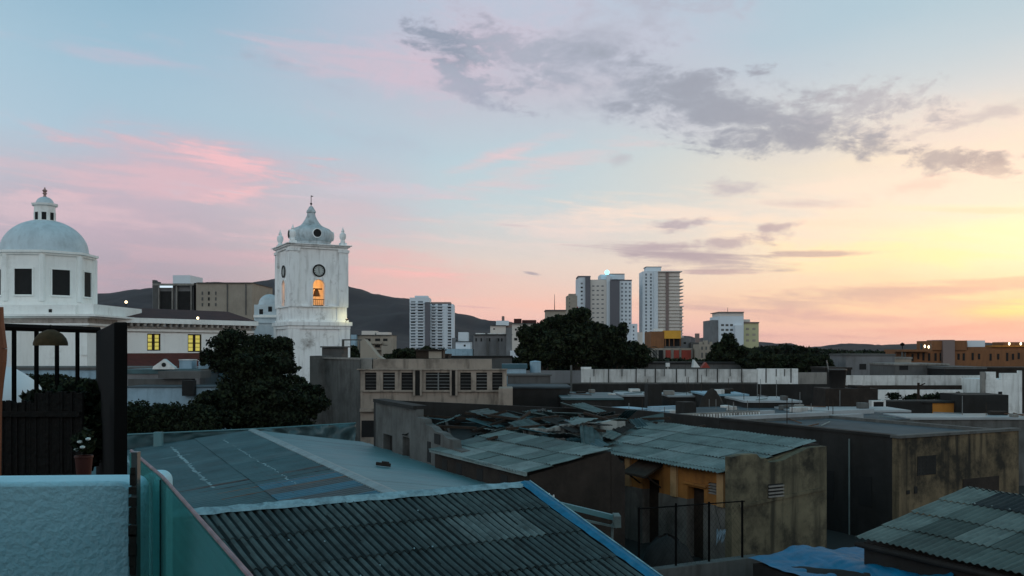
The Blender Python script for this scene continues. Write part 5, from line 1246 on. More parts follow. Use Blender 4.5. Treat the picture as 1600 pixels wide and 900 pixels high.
# behind the frame: roofs between the terrace and the church
low_building(-60,230,574,70,6,M_greyd,M_bluewash,'low_house','low grey-roofed house behind the black screen, under the church wall',lip=.2)
low_building(196,312,577,62,4,M_teal2,M_grey,'low_house','low grey house with a small white gable before the red tiled aisle',lip=.3)
mb = MB((X(256,61),61,0)); s = 61/F; x0 = X(238,61); x1 = X(272,61)
t = thing('white_gable', 'small white gable standing on the grey roof below the lit church windows', 'gable', (X(256,61.5),61.5,Z(577,61.5))); s = 61.5/F
m = MB(); m.extrude([(-18*s,0,0),(17*s,0,0),(16*s,0,3*s),(0,0,16*s),(-17*s,0,4*s)], (0,.5,0)); m.build('wall', M_white, t); m = MB(); m.lathe([(.01,-.02),(3.5*s,-.02),(3.5*s,.02),(.01,.02)], n=12); 
m.v = [Vector((p.x, p.z-.01, p.y+7*s)) for p in m.v]; m.build('round_vent', M_dark, t)
t = thing('roof_water_tank', 'pale square water tank on the low roof, nearer to the white gable', 'water tank', W(280,577,64)); s = 64/F
m = MB(); m.box(0,20*s,0,1,0,14*s); m.build('tank', M_bluewash, t, bevel=.03); m = MB(); m.box(-.03,20*s+.03,-.03,1.03,14*s+.002,15.4*s); m.build('lid', M_white, t)
t = thing('roof_water_tank', 'pale square water tank on the low roof, farther right beside the tree', 'water tank', W(310,577,64)); 
m = MB(); m.box(0,19*s,0,1,0,13*s); m.build('tank', M_bluewash, t, bevel=.03); m = MB(); m.box(-.03,19*s+.03,-.03,1.03,13*s+.002,14.2*s); m.build('lid', M_white, t)
low_building(300,420,573,66,4,M_roofpale,M_bluewash,'low_house','low blue-white house partly hidden behind the big dark tree',lip=.15)
t = low_building(197,330,604,54,3,M_roofflat,M_bluewash,'garden_house','long low blue-white garden wall house above the dark shrubs at the left',lip=.05)
m = MB(); s = 54/F; m.box(92*s,110*s,-.5,-.02,Z(618,54),Z(594,54)); m.build('open_hatch', M_dark, t)
m = MB((X(246,56.5),56.5,0)); m.px(247,313,580,591,56.5,2); m.px(200,300,592,603,57,.6,z0=0); single(m, 'tarred_shed', 'dark blue-grey flat shed standing behind the blue-white garden house', 'shed', M_greyd)

# ================================================================== peach building and its grey side wall
YU = 58; UO = Vector((X(563,YU),YU,0)); s = YU/F
t = thing('peach_building', 'peach plastered flat-roofed building with barred dark windows, centre', 'building', UO)
ux = lambda u: (u-563)*s
groups = [((570,588),(598,617),(627,645)), ((665,703),), ((719,736),(744,761),(769,785))]
ops = [(ux(a),ux(b),Z(609.5,YU),Z(582,YU)) for g in groups for a,b in g]
m = MB(); wall_grid(m, 0, ux(791), Z(640,YU), Z(578.2,YU), 0, .35, ops); m.build('upper_wall', M_peach, t)
m = MB(); m.box(0,ux(791),.36,6,0,Z(579.5,YU)); m.box(0,ux(791),.002,.35,0,Z(640,YU)-.002); m.build('body', M_peach, t)
m = MB(); m.box(ux(581),ux(768),.5,1.0,Z(579.4,YU),Z(561,YU)); m.build('parapet', M_peach, t)
m = MB(); m.box(ux(558),ux(793),-.12,.5,Z(578,YU)-.0,Z(576.3,YU)); m.build('cornice', M_peach, t)
m = MB(); m.box(ux(560),ux(579.5),.4,3,Z(579.2,YU),Z(560,YU)); m.build('corner_block', M_concl, t)
for u in (652.5,707.5):
    m = MB(); m.box(ux(u-3.5),ux(u+3.5),-.02,.02,Z(618,YU),Z(579,YU)); m.build('dark_recess', M_concd, t)
for u in (647.5,658,700.5+4,713.5):
    m = MB(); m.box(ux(u-1.4),ux(u+1.4),-.22,-.022,Z(618,YU),Z(578.4,YU)); m.build('window_fin', M_peach, t)
for u0,u1 in ((566,646),(660,704),(715,789)):
    m = MB(); m.box(ux(u0),ux(u1),-.14,-.003,Z(612,YU),Z(610.2,YU)); m.build('sill', M_peach, t)
for i,(a,b,c_,d_) in enumerate(ops):
    m = MB(); m.box(a,b,.2,.24,c_,d_); w_ = m.build('window', M_dark, t)
    m = MB()
    for k in range(5): z = c_+(d_-c_)*(k+.7)/5.4; m.box(a,b,.12,.199,z,z+.035)
    m.build('louvres', M_steel if i%2 else M_greyd, w_)
    if b-a > 1: m = MB(); m.box(a+.75,a+.82,.05,.199,c_,d_); m.build('mullion', M_steel, w_)
m = MB(); m.box(ux(565),ux(587),-.02,-.003,Z(683,YU),Z(657,YU)); m.build('lower_window', M_dark, t)
m = MB(); m.box(ux(563),ux(600),-.25,-.003,Z(640,YU)-.12,Z(638,YU)); m.build('ledge', M_peach, t)
t = thing('grey_side_building', 'tall plain grey concrete side wall left of the peach building', 'building', UO)
UB = UO + Vector((-.03,0,0)); q = [UB, UB+B3*10.4, UB+B3*10.4+A3*2, Vector((UB.x+.0,UB.y+8,0))]
# outer wall follows the grid to the left and back
UC = Vector((X(497,64),64,0)); q = [UB, Vector((UB.x,UB.y+9,0)), Vector((UC.x+2,UC.y+6,0)), UC]
m = MB(UO); m.hull(q, [Z(562,YU)]*4, 0); m.build('wall', M_conc, t)
m = MB(UO); m.hull([UB+Vector((.02,-.1,0)), UB+Vector((0,.2,0)), UC+Vector((0,.3,0)), UC+Vector((-.1,-.1,0))], [Z(562,YU)+.12]*4, Z(562,YU)+.003); m.build('coping', M_concl, t)
m = MB(UO); m.px(484,510,556,562,63,2,z0=0); m.build('rear_block', M_conc, t)
# roof-top clutter
m = MB((X(520,66),66,0)); m.px(503,534,543,562,66,2.5,z0=5.5); m.px(500,538,541,542.9,65.8,3); single(m, 'roof_room', 'small dark open-sided room on the grey concrete building', 'roof room', M_greyd)
m = MB((X(545,66),66,0)); m.px(534,537,531,552,66,.3); m.px(561,564,531,552,66,.3); m.px(534,564,530,532,66.02,.26); single(m, 'concrete_frame', 'bare concrete frame on the roof between the tower and the beige apartments', 'frame', M_conc)
t = thing('timber_shed', 'dark timber hut with a pale panel on the roof of the peach building', 'shed', (X(670,61),61,Z(560,61))); s2 = 61/F
m = MB(); m.box(-20*s2,22*s2,0,2,0,12*s2); m.build('wall', M_wood, t); m = MB(); m.box(-22*s2,24*s2,-.2,2.2,12*s2,14*s2); m.build('roof', M_brown, t); m = MB(); m.box(0,20*s2,-.03,-.003,0,11*s2); m.build('pale_panel', M_beige, t)
m = MB((X(582,63),63,0)); m.extrude([W(563,562,63),W(563,533,63),W(569,530,63),W(577,540,63),W(590,556,63),W(600,562,63)], (0,1.5,0)); single(m, 'stair_hut', 'sloping beige stair head on the roof left of the beige apartments', 'stair head', M_beige)
m = MB((X(836,70),70,0)); t = thing('cylinder_tank', 'pale blue cylindrical water tank left of the white boundary wall', 'water tank', W(836.5,582,76)); s2 = 76/F
m = MB(); m.lathe([(8.5*s2,0),(8.5*s2,16*s2),(9*s2,16.2*s2),(8*s2,17.5*s2),(1*s2,18.5*s2)], n=20); m.build('tank', M_bluewash, t, smooth=True)
low_building(786,822,569,74,3,mat('blue_green_roof',(.05,.12,.15),.6,.2,.6),M_bluewash,'shed','small pale blue shed beside the cylindrical water tank','shed',lip=.35)
low_building(793,860,585,70,3,M_greyd,M_greyd,'low_house','low dark house between the peach building and the white boundary wall')
low_building(760,890,604,64,5,M_roofflat,M_concd,'low_house','low dark flat house right behind the ruin')
m = MB((X(788,56),56,0)); m.px(779,801,606,640,56.2,2,z0=0); single(m, 'broken_pier', 'broken pale brown pier at the right corner of the peach building', 'masonry', M_peach, bevel=.05)
# ================================================================== trees, left
bush_l = [lobe(395,600,50,66,40,2.6), lobe(435,625,49,62,40,2.6), lobe(360,632,49,46,30,2.2), lobe(455,655,49,46,34,2.2), lobe(408,580,50,50,28,2.2), lobe(400,650,48.5,70,40,2.5), lobe(340,655,49,32,26,1.8)]
tree('round_tree', 'big rounded dark tree behind the teal roof, left of the grey concrete wall', 'tree', (X(410,50),50,0), 2.6, .28, bush_l, 42000, .11, M_leafs[:3], M_bark, 11)
tree('round_tree', 'dark tree whose flat crown rises in front of the church nave and tower foot', 'tree', (X(393,62),62,0), 3.6, .25, [lobe(390,548,62,58,32,2.2), lobe(352,566,62,34,24,1.8), lobe(430,562,62,38,30,1.8), lobe(398,575,62,60,30,2)], 21000, .11, M_leafs[:3], M_bark, 12)
def row(us, vt, Y, name, label0, seed, n=5000, size=.10):
    pass
for i,(u,v,Y,ru,rv,lab) in enumerate(((215,652,47,34,26,'dark shrub before the blue-white garden house, nearest to the black screen'),(262,650,46.5,36,22,'dark shrub in the middle below the blue-white garden house'),(308,655,46,34,26,'dark shrub between the garden house and the big round tree'))):
    bush('shrub', lab, 'shrub', [lobe(u,v,Y,ru,rv,1.2),lobe(u-14,v+12,Y-.4,ru*.7,rv,1.0),lobe(u+14,v+14,Y-.4,ru*.7,rv,1.0)], 9000, .085, (X(u,Y),Y,0), 40+i)
bush('shrub', 'dark bushes behind the mullions of the terrace frame', 'shrub', [lobe(70,600,44,50,16,2),lobe(120,606,44,40,18,2),lobe(20,604,44,40,14,2)], 9000, .1, (X(70,44),44,0), 50)
# ================================================================== far towers and city
def far(name, label, cat, u, Y, group=None):
    t = thing(name, label, cat, (X(u,Y),Y,0), 0, group); t['_Y'] = Y; return t
def fb(t, u0, u1, v0, v1, mt, nm, dy=0.0, d=6, ground=False):
    Y = t['_Y']+dy; m = MB(t.location); m.px(u0,u1,v0,v1,Y,d,z0=0 if ground else None); return m.build(nm, mt, t)
def fw(t, u, v, w, h, dy=0.0, pane=None, frame=None, name='window'):
    Y = t['_Y']; s = Y/F; P = t.location; Yf = Y+dy
    if pane is None:
        q = WR.random(); pane = M_bglass if q < .6 else M_curtain if q < .8 else M_dark if q < .992 else M_litwin
    return window(t, X(u,Yf)-P.x, Yf-P.y, Z(v+h/2,Yf), w*s, h*s, pane=pane or M_bglass, frame=frame, fw=.12, dep=.10, name=name)

WR = random.Random(77); M_curtain = mat('curtained_glass', (.20,.21,.22), .5, .1, .2)
# T1: pale twin apartment tower
t = far('apartment_tower', 'twin blue-white apartment tower with balconies in front of the mountain', 'tower block', 674, 700)
fb(t,640,670.5,465,560,M_apt,'left_tower',0,20,True); fb(t,671,708,475,560,M_apt,'right_tower',4,20,True)
fb(t,664,671.6,472,560,M_aptg,'dark_core',-1.2,3,True)
fb(t,648,668,462,464.8,M_apt,'left_crown',2,12); fb(t,673,704,472,474.8,M_aptb,'right_crown',6,12); fb(t,705,710,478,560,M_apt,'right_fin',1,6,True)
for i in range(17):
    v = 470+i*4.55
    if v > 545: break
    for a,b_ in ((641,650),(652,662)):
        fb(t,a,b_,v+2.9,v+4.3,M_apt,'balcony',-1.6,1.6); fw(t,(a+b_)/2,v+1.6,(b_-a)*.8,2.4,-.02)
    if v > 474:
        for a,b_ in ((674,681),(683,692),(699,706)):
            fb(t,a,b_,v+2.9,v+4.3,M_apt,'balcony',2.4,1.6); fw(t,(a+b_)/2,v+1.6,(b_-a)*.8,2.4,3.98)
# T2: broad hotel-like tower with lamp
t = far('hotel_tower', 'broad white and grey tower with a cyan light on its roof', 'tower block', 945, 640)
fb(t,904,915,433,575,M_apt,'left_wing',3,30,True); fb(t,915.1,922.5,433,575,M_aptg,'left_grey_panel',0,30,True); fb(t,922.6,953,437,575,M_apt2,'centre_wing',2,30,True)
fb(t,948,953.5,429,575,M_apt,'white_pier',0.5,20,True); fb(t,953.6,968,438,575,M_aptg,'right_grey_panel',-2,20,True); fb(t,968.1,987,439,575,M_apt,'right_wing',1,30,True)
fb(t,938,976,429,436.5,M_apt,'roof_block',5,18); fb(t,953,976,427.5,428.9,M_aptb,'roof_slab',5,18); fb(t,903,923,431,432.9,M_aptg,'left_coping',2.5,20); fb(t,968,987.5,437,438.8,M_aptg,'right_coping',.8,20)
for i in range(15):
    v = 443+i*6.2
    fw(t,909,v,3.2,2.6,2.98)
    for u in (972,978,984): fw(t,u,v+.5,2.6,2.8,.98)
for i in range(13):
    v = 447+i*7.0
    for u in (927,934,941.5): fw(t,u,v,3.6,2.0,1.98,pane=M_grey)
p = W(948.5,425.5,642); m = MB(t.location); m.lathe([(.3,-1.6),(1.3,-1.0),(1.6,0),(1.2,1.1),(.2,1.6)], p, 12); m.build('roof_lamp', M_lampc, t, smooth=True)
m = MB(t.location); m.tube(p-Vector((0,0,3)), p, .4); m.build('lamp_post', M_apt, t)
# T3
t = far('apartment_tower', 'slender tower with a dark-windowed left side and ragged balconies on its right', 'tower block', 1036, 650)
fb(t,1004,1022,424,575,M_apt,'left_wing',0,18,True); fb(t,1022.1,1028,424,575,M_apt,'white_pier',-1,18,True); fb(t,1028.1,1062,425,575,M_apt2,'main_block',1,26,True)
fb(t,1040.5,1045,425,575,M_aptb,'brown_stripe',0.2,3,True); fb(t,1010,1033,417.5,423.8,M_apt,'roof_block',4,12); fb(t,1009,1034,416.5,417.4,M_aptg,'roof_slab',3.8,13); fb(t,1028,1066,423.4,424.8,M_apt2,'roof_edge',-1,24)
for i in range(23):
    v = 429+i*5.3
    if v > 548: break
    fw(t,1009.5,v,2.6,3.2,-.02); fw(t,1017,v,2.6,3.2,-.02)
    fb(t,1029,1040,v+2.2,v+2.8,M_beige,'balcony_slab',.4,1.5); fb(t,1045.5,1062.5,v+2.2,v+2.8,M_beige,'balcony_slab',.4,1.5)
    if i%1 == 0 and v > 434: fb(t,1062.2,1067.5+(1.0 if i%3 == 0 else 0),v+1.2,v+2.6,M_apt2,'side_balcony',1,18)
fb(t,1062.2,1066,478,575,M_apt2,'right_wing',3,16,True)
# small mates
t = far('tower_block', 'plain pale brown block left of the broad grey and white tower', 'tower block', 893, 600)
fb(t,886,902,462,575,M_beige,'wall',0,14,True); fb(t,889,900,459,461.8,M_beige,'roof_room',3,8)
for i in range(6): fw(t,890,467+i*6,1.6,2.4,-.02,pane=M_greyd)
t = far('tower_block', 'squat beige block with a thin mast above the centre trees', 'tower block', 868, 420)
fb(t,853,884,486,575,M_beige,'wall',0,14,True); fb(t,852,885,484,485.8,M_conc,'roof_edge',-.5,15); m = MB(t.location); m.tube(W(866.5,484,425),W(866.5,460,425),.18,.08,5); m.build('mast', M_black, t)
t = far('tower_block', 'small pale block behind the trees at the foot of the broad tower', 'tower block', 994, 500)
fb(t,986,996,506,575,M_apt,'wall',0,12,True); fb(t,996.1,1004,519,575,M_apt2,'low_wing',2,10,True)
for i in range(4): fw(t,990,511+i*6,2,2.6,-.02)
# hospital-like block
t = far('white_building', 'stepped white building with grey windows and a yellowish right side', 'building', 1150, 330)
fb(t,1124,1162,494,580,M_apt,'main_block',0,16,True); fb(t,1113,1123.8,500,580,M_grey,'left_wing',2,16,True); fb(t,1124,1162,488.5,493.8,M_apt2,'top_floor',2,12); fb(t,1123,1163,487,488.3,M_aptb,'roof_edge',1,14)
fb(t,1149,1161.9,508,580,M_apt,'white_pier',-2,2,True); fb(t,1162.2,1185.5,505,580,mat('pale_yellow_render',(.50,.47,.28),.8,.1,.2),'right_wing',1,14,True); fb(t,1162,1186.5,503,504.8,M_aptb,'right_roof_edge',.5,15); fb(t,1158,1172,499,502.8,M_apt2,'roof_room',4,6)
for i in range(4):
    for u in (1129,1136,1143): fw(t,u,508+i*7.5,4.5,3.2,-.02,pane=M_greyd)
for i in range(3):
    for u in (1168,1178): fw(t,u,514+i*9,5,3.5,.98,pane=M_beige)
m = MB(t.location); m.tube(W(1137,487,335),W(1137,480,335),.1,.05,5); m.build('mast', M_black, t)
# yellow-orange building with red shop fronts
t = far('orange_building', 'orange-yellow building with an open upper terrace, right of the slender tower', 'building', 1040, 170)
fb(t,1017,1038,518,585,M_orangeb,'left_block',0,8,True); fb(t,1038.1,1064,516.5,529,mat('yellow_render',(.60,.30,.04),.8,.12,.5),'yellow_top',-.2,8); fb(t,1038.1,1064,529.1,545,M_dark,'open_terrace',1,6); fb(t,1038.1,1064,545.1,585,M_orangeb,'lower_block',0,7,True)
for u in (1040,1046,1053,1063): fb(t,u-.5,u+.5,529.1,545,M_orangeb,'terrace_post',-.1,.3)
fb(t,1038,1064.2,541,545,M_conc,'terrace_rail',-.3,.2)
fb(t,1022,1036,513.5,517.8,M_white,'roof_tank',2,1.5)
t = far('shop_row', 'row of red-shuttered shop fronts between pale pillars below the orange building', 'shops', 1055, 165)
fb(t,1016,1082,544,585,M_beige,'wall',0,4,True); 
for i,u in enumerate((1024,1032,1044,1057,1069,1077)): fb(t,u-4,u+4,547,566,(M_greyd,M_dark,M_red,M_red,M_red,M_red)[i],'shutter',-.08,.06)
for u in (1019,1028,1038,1050.5,1063,1081): fb(t,u-.9,u+.9,545,568,M_concl,'pillar',-.3,.25)
t = far('grey_house', 'grey stepped house right of the red shop fronts', 'house', 1085, 175); fb(t,1064.5,1079,528,585,M_grey,'left_block',0,6,True); fb(t,1079.1,1093,535,585,M_greyd,'right_block',-1,6,True)
fw(t,1070,536,4,3,-.02,pane=M_dark); 
m = MB((X(1090,190),190,0)); m.px(1087.5,1093,521,580,190,1.2,z0=0); single(m, 'chimney', 'square pinkish chimney behind the grey stepped house', 'chimney', M_aptb)
t = far('cream_house', 'narrow cream house with tall arched window bays near the palm', 'house', 1103, 160)
fb(t,1093.5,1114,538,585,M_beige,'wall',0,6,True); fb(t,1100,1106,532,537.9,M_beige,'gablet',0,1); fb(t,1094,1098,534,537.9,M_beige,'pinnacle',0,1); fb(t,1109,1113,534,537.9,M_beige,'pinnacle',0,1)
for u in (1097,1103.5,1110): fw(t,u,544,2.6,5,-.02,pane=M_greyd); fw(t,u,555,2.6,8,-.02,pane=M_greyd)
# houses by the mountain foot
def house(u0,u1,vt,Y,wall,name,label,wins=(),extra=()):
    t = far(name,label,'house',(u0+u1)/2,Y); fb(t,u0,u1,vt,600,wall,'wall',0,8,True); fb(t,u0-.6,u1+.6,vt-1,vt-.08,M_conc,'roof_edge',-.4,8.8)
    for (u,v,w,h) in wins: fw(t,u,v,w,h,-.02,pane=M_dark)
    for (a,b_,c_,d_,mt,nm,dy) in extra: fb(t,a,b_,c_,d_,mt,nm,dy,5)
    return t
house(552,612,524,190,M_beige,'beige_apartments','beige block of flats with dark balconies left of the twin tower',[(575,531,8,4),(590,531,8,4),(602,531,7,4),(575,541,8,4),(590,541,8,4),(602,541,7,4)],[(565,586,517,523,M_apt2,'roof_room',1),(588,607,519,523,M_apt2,'roof_room',1),(548,556,523,548,M_bluewash,'pale_wing',-2),(570,597,535,537,M_beige,'balcony',-1.2),(570,597,545,547,M_beige,'balcony',-1.2),(596,613,540,560,M_beige,'lower_wing',-3)])
house(712,735,534,180,M_apt,'white_house','white house with a tall narrow stair tower right of the twin tower',[(726,540,3,3)],[(716,731,519,533,M_apt,'stair_tower',1),(694,737,545,560,M_bluewash,'blue_washed_front',-3),(706,712,528,545,M_grey,'grey_wing',0)])
house(740,800,523,150,M_grey,'grey_terrace','row of grey unpainted houses left of the big centre trees',[(u,v,2.2,5) for u in (744,752,765,779,784) for v in (531,)],[(743,757,520.5,522.5,M_white,'white_parapet',-.4),(762,774,520.5,522.5,M_white,'white_parapet',-.4),(778,790,520.5,522.5,M_white,'white_parapet',-.4),(760,764,528,560,M_greyd,'pilaster',-.6),(776,778,528,560,M_greyd,'pilaster',-.6),(791,800,512,560,M_grey,'stair_tower',-1),(797,813,548,562,M_apt,'white_porch',-4)])
house(766,790,509,190,M_apt2,'pale_house','pale house with a roof terrace above the grey terraced row',[(772,514,3,2)],[(775,795,501,508.5,M_apt,'roof_room',2),(784,788,494,500.5,M_aptb,'water_tank',2),(790,808,505,512,M_aptb,'brown_block',3)])
house(800,840,506,175,M_apt2,'pale_house','cream house half hidden by the left edge of the big centre trees',[(806,515,3,3),(806,530,5,4),(812,512,4,2)],[(803,815,498,505.5,M_maroon,'red_roof_room',2),(816,838,500,505.5,M_maroon,'red_roof_room',3)])
house(810,862,514,200,M_beige,'beige_house','wide beige house behind the big centre trees',[],[])
# left: bank block and beige wall building
t = far('office_block', 'grey office block with a lit white sign band and a roof room, behind the nave', 'building', 272, 240)
fb(t,238,306,443,560,M_grey,'wall',0,18,True); fb(t,270,297,430,442.8,M_apt,'roof_room',3,10); fb(t,239,247,440,560,M_greyd,'left_pier',-1,2,True)
for u0,u1 in ((250,268),(277,297)): fb(t,u0,u1,455,490,M_dark,'window_bay',-.3,.28)
for u in (247.5,269,275.5,298.5): fb(t,u-1,u+1,446,492,M_concl,'column',-1.0,.7)
fb(t,238,306,443,446,M_concl,'roof_edge',-1.2,1.1)
fb(t,249.5,269.5,446.4,449.4,M_lampw if False else emis('white_sign_glow', s2l(200,215,225), .9),'lit_sign',-1.35,.2)
fb(t,238,242,437.5,442.8,M_greyd,'roof_mast_base',1,2); fb(t,303,305.5,442,492,M_black,'dark_edge',-1.4,1)
t = far('beige_block', 'blank beige building with thin vertical joints right of the office block', 'building', 350, 235)
fb(t,306.5,394,442.5,560,M_beige,'wall',0,20,True); 
for u in (355,384): fb(t,u-.7,u+.7,444,492,M_greyd,'joint',-.25,.2)
for u in (316,326,337): 
    for v in (458,467,476): fb(t,u-1,u+1 if u!=326 else u+1.4,v-2.5,v+2.5,M_greyd if u!=326 else M_dark,'slot_window',-.12,.1)
fb(t,306.5,394.5,441.2,442.3,M_conc,'roof_edge',-.5,20)
# far right: brown-orange block
t = far('orange_brown_building', 'long brown-orange building with stepped parapets and small roof lamps, far right', 'building', 1500, 128)
fb(t,1420,1610,547,620,M_orangeb,'wall',0,8,True); fb(t,1457,1473.5,532.5,546.9,M_orangeb,'tower_left',-.3,5); fb(t,1473.6,1492,531,600,M_aptb,'grey_centre',-.6,5,True); fb(t,1492.1,1511,532,546.9,M_orangeb,'tower_right',-.3,5)
fb(t,1512,1539,532,542,M_apt,'white_roof_room',1,4); fb(t,1512,1610,542.2,546.9,M_orangeb,'parapet',.2,.4); fb(t,1550,1610,539.5,542.1,M_orange,'upper_parapet',-.1,2); fb(t,1568,1610,534.5,539.4,M_orangeb,'right_room',.3,3)
fb(t,1409,1457,546,549.5,M_orangeb,'canopy',-1.5,6); fb(t,1409.5,1411,549.6,560,M_conc,'canopy_post',-1.2,.3); fb(t,1414,1415.2,549.6,560,M_conc,'canopy_post',-1.2,.3)
rnd = random.Random(6)
for i,u in enumerate((1426,1435,1443,1452,1462,1470,1498,1506,1520,1530,1548,1560,1574,1583,1592)):
    fb(t,u-1.6,u+1.6,552+rnd.uniform(-1,1),560+rnd.uniform(0,5),M_dark,'window',-.06,.05)
for u,v in ((1445,541),(1451,542),(1577,537),(1595,537)):
    p = W(u,v,127.2); m = MB(t.location); m.lathe([(.04,-.22),(.12,-.1),(.12,.1),(.03,.2)], p, 8); m.build('roof_lamp', M_lamp, t, smooth=True)
for u in (1439,1441,1455): fb(t,u-.4,u+.4,537,545.9,M_conc,'roof_post',-.8,.2)
m = MB(t.location); m.tube(W(1410,546,127),W(1410,538,127),.05,.05,5); m.lathe([(.02,0),(.28,.12),(.3,.35),(.05,.5)], W(1410,541,127), 8); m.build('aerial', M_black, t)
# low roofs in the right middle distance
def lowr(u0,u1,vt,Y,d,roof,wall,label,name='low_house',wins=None,lip=.25): return low_building(u0,u1,vt,Y,d,roof,wall,name,label,lip=lip,wins=wins)
lowr(1322,1398,553,118,6,M_greyd,M_grey,'grey flat-roofed house right of the wooded hill',wins=[(1348,573,11,9)])
lowr(1398,1424,558,122,6,M_concl,M_beige,'small beige house between the grey house and the brown-orange building')
lowr(1398,1482,568,100,7,M_concl,M_greyd,'dark open-fronted house with a thin pale roof below the brown-orange building',wins=[(1412,574,14,8)],lip=.2)
lowr(1476,1540,573,96,6,M_greyd,M_dark,'dark low house with a sagging roof before the brown-orange building',wins=None)
lowr(1290,1330,574,104,5,M_brown,M_concd,'small dark house behind the water tank')
lowr(1540,1660,574,98,5,M_brown,M_brown,'brown low house behind the white house at the right edge')
lowr(700,800,556,130,6,M_concd,M_greyd,'dark low house between the grey row and the peach roof')
lowr(600,700,553,120,6,M_brown,M_concd,'brown-roofed low house below the twin tower')
lowr(1005,1200,566,120,6,M_concd,M_greyd,'long dark low house behind the white boundary wall')
# tiny yellowish tent and clutter on the wall behind
m = MB((X(1044,110),110,0)); m.px(1041,1046.5,567,573,110,.6); m.px(1043.2,1044.2,572.9,600,110.2,.2,z0=0); single(m, 'roof_dish', 'small white box on a stalk just above the white boundary wall', 'box', M_white)
m = MB((X(1088,112),112,0)); m.extrude([W(1083,574,112),W(1085,562,112),W(1094,574,112)], (0,1.2,0)); single(m, 'white_tent', 'small white pointed tent above the white boundary wall', 'tent', M_white)
m = MB((X(1103,113),113,0)); m.extrude([W(1096,575,113),W(1103,566,113),W(1110,575,113)], (0,1.2,0)); single(m, 'red_tent', 'small red and white pointed tent beside the white one', 'tent', M_red)
# red and white mast in the trees
t = thing('radio_mast', 'slim red and white mast with a tiny light rising from the centre trees', 'mast', (X(902.5,122),122,0))
z0_, z1_ = Z(520,122), Z(479,122)
for k in range(5):
    a = z0_+(z1_-z0_)*k/5; m = MB(); m.tube((0,0,a),(0,0,a+(z1_-z0_)/5),.10,.09,6); m.build('segment', M_red if k%2 == 0 else M_white, t)
m = MB(); m.tube((0,0,0),(0,0,z0_),.1); m.build('foot', M_steel, t)
# ================================================================== trees, centre and right
def L3(*a): return [lobe(*x) for x in a]
tree('spreading_tree', 'largest dark tree of the centre group, with the highest crown', 'tree', (X(900,112),112,0), 4, .5, L3((903,520,112,46,34,3.4),(872,532,112,36,30,3),(935,530,111,34,28,3),(900,550,110,56,28,3.4)), 24000, .21, M_leafs, M_bark, 21)
tree('spreading_tree', 'dark rounded tree at the left of the centre group', 'tree', (X(845,108),108,0), 3.4, .4, L3((845,540,108,34,32,3),(828,556,108,24,22,2.4),(862,556,107,34,22,3)), 15000, .2, M_leafs, M_bark, 22)
tree('spreading_tree', 'dark tree at the right of the centre group, in front of the broad tower', 'tree', (X(962,114),114,0), 3.6, .4, L3((963,538,114,24,26,2.6),(985,556,113,28,20,2.6),(945,556,113,28,24,2.6)), 13000, .2, M_leafs, M_bark, 23)
tree('leafy_tree', 'dark conical tree in front of the stepped white building', 'tree', (X(1138,126),126,0), 3.6, .35, L3((1140,540,126,17,20,2.2),(1136,556,126,27,18,2.6),(1152,554,126,18,16,2.2),(1121,560,126,14,14,2)), 9500, .2, M_leafs, M_bark, 24)
tree('leafy_tree', 'low dark tree left of the small palm', 'tree', (X(1000,120),120,0), 2.6, .3, L3((1000,563,120,22,14,2)), 6000, .2, M_leafs, M_bark, 25)
for i,(u,v,Y,ru,rv,lab) in enumerate(((1185,565,118,30,13,'dark low tree right of the conical tree'),(1228,566,121,30,12,'dark low tree below the left half of the wooded hill'),(1272,566,119,30,12,'dark low tree below the right half of the wooded hill'),(632,556,112,26,10,'dark low tree below the left half of the twin tower'),(664,553,116,18,10,'dark low tree below the dark core of the twin tower'),(552,556,114,22,12,'dark low tree right of the tower foot'))):
    tree('low_tree', lab, 'tree', (X(u,Y),Y,0), 2.0, .25, L3((u,v,Y,ru,rv,2.4),(u-12,v+6,Y,ru*.6,rv*.7,2),(u+12,v+5,Y,ru*.6,rv*.7,2)), 8000, .2, M_leafs, M_bark, 60+i)
# palm
t = thing('palm_tree', 'small palm left of the orange-yellow building', 'palm', (X(1010,140),140,0)); zp = Z(545,140)
m = MB(); m.tube((0,0,0),(.1,0,zp),.2,.14,8); m.build('trunk', M_bark, t)
m = MB(); rnd = random.Random(5)
for k in range(22):
    a = rnd.uniform(0,6.28); l = rnd.uniform(1.3,2.0); up_ = rnd.uniform(-.2,.9); prev = Vector((.1,0,zp)); d = Vector((math.cos(a),math.sin(a),0)); sd2 = Vector((-d.y,d.x,0))
    for j in range(1,7):
        f_ = j/6; p = Vector((.1,0,zp)) + d*l*f_ + Vector((0,0,up_*l*f_ - 1.3*l*f_*f_*.6)); w = .22*math.sin(math.pi*min(1,f_*.9+.1))
        m.add([prev-sd2*w+Vector((0,0,-.06)), prev, p, p-sd2*w+Vector((0,0,-.06))], [(0,1,2,3)]); m.add([prev+sd2*w+Vector((0,0,-.06)), prev, p, p+sd2*w+Vector((0,0,-.06))], [(0,1,2,3)]); prev = p
m.build('fronds', M_leafs[:1], t)
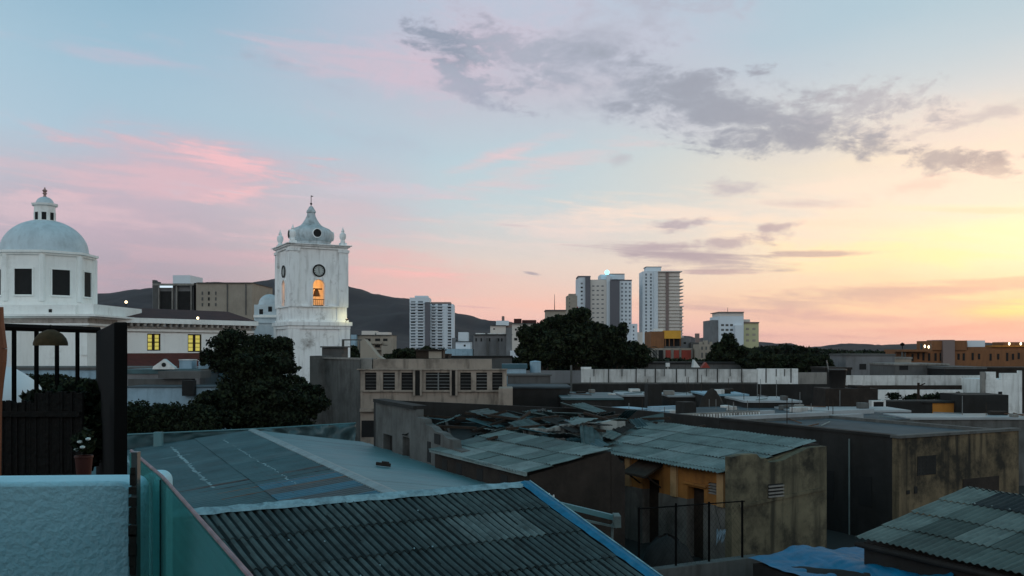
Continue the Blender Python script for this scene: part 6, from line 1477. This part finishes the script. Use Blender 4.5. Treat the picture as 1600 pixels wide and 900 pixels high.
# far woods: masses nobody could count
def wood(u0, u1, prof, Y, thick, n, size, seed, name):
    rs = np.random.RandomState(seed); us = rs.uniform(u0, u1, n); tp = np.array([interp(prof, u) for u in us]); 
    bump = np.array([mn.noise(Vector((u*.11, seed, 0)))*2.2+mn.noise(Vector((u*.4, seed, 5)))*1.2 for u in us])
    Ys = Y + rs.uniform(0, thick, n); zt = H - (tp+bump-HV)/F*Y; z = zt*np.sqrt(rs.rand(n))*1.0
    c = np.stack([(us-800)/F*Ys, Ys, z], 1); nr = rs.normal(size=(n,3)); nr /= np.linalg.norm(nr,axis=1)[:,None]
    tt = np.cross(nr, rs.normal(size=(n,3))); tt /= np.linalg.norm(tt,axis=1)[:,None]; bb = np.cross(nr,tt); s = size*(.5+rs.rand(n))[:,None]
    v = np.stack([c-tt*s, c+bb*s*.6, c+tt*s, c-bb*s*.6],1).reshape(-1,3)
    o = leaf_obj(name, v, M_leafs[:3], None, seed); o['kind'] = 'stuff'
wood(1150,1420,[(1150,550),(1190,545),(1208,543),(1225,541),(1245,543),(1270,547),(1300,552),(1330,556),(1420,556)],260,60,26000,.9,1,'wooded_hill')
wood(-60,1180,[(-60,552),(140,548),(400,548),(560,550),(640,549),(800,546),(1000,543),(1180,546)],330,90,42000,1.0,2,'far_wood')
wood(1180,1700,[(1180,548),(1330,550),(1420,552),(1700,552)],330,90,18000,1.0,3,'far_wood')
wood(520,1300,[(520,562),(900,560),(1300,566)],134,10,26000,.35,4,'scrub')
# ================================================================== haze
hz = MB(); hz.box(-4200,3600,-30,5200,-1.0,420.0)
M_hz = bpy.data.materials.new('haze'); M_hz.use_nodes = True; nt = M_hz.node_tree; nt.nodes.clear()
pv = nt.nodes.new('ShaderNodeVolumePrincipled'); pv.inputs['Color'].default_value = (.78,.68,.72,1); pv.inputs['Density'].default_value = .000028; pv.inputs['Anisotropy'].default_value = 0.0
ou = nt.nodes.new('ShaderNodeOutputMaterial'); nt.links.new(pv.outputs[0], ou.inputs['Volume'])
hzo = setting(hz, 'haze', M_hz, kind='stuff')
# unseen wall and canopy of our house, added to shade the near parapet
m = MB((1,-3,0)); m.box(-9,7,-3.4,-3.0,0,10.0); m.box(-9,7,-3.0,-2.2,9.5,9.7); single(m, 'rear_shade_wall', 'unseen teal wall and canopy added behind the near terrace for shade', 'building', mat('teal_wash', (.06,.15,.17), .9, .1, 1))
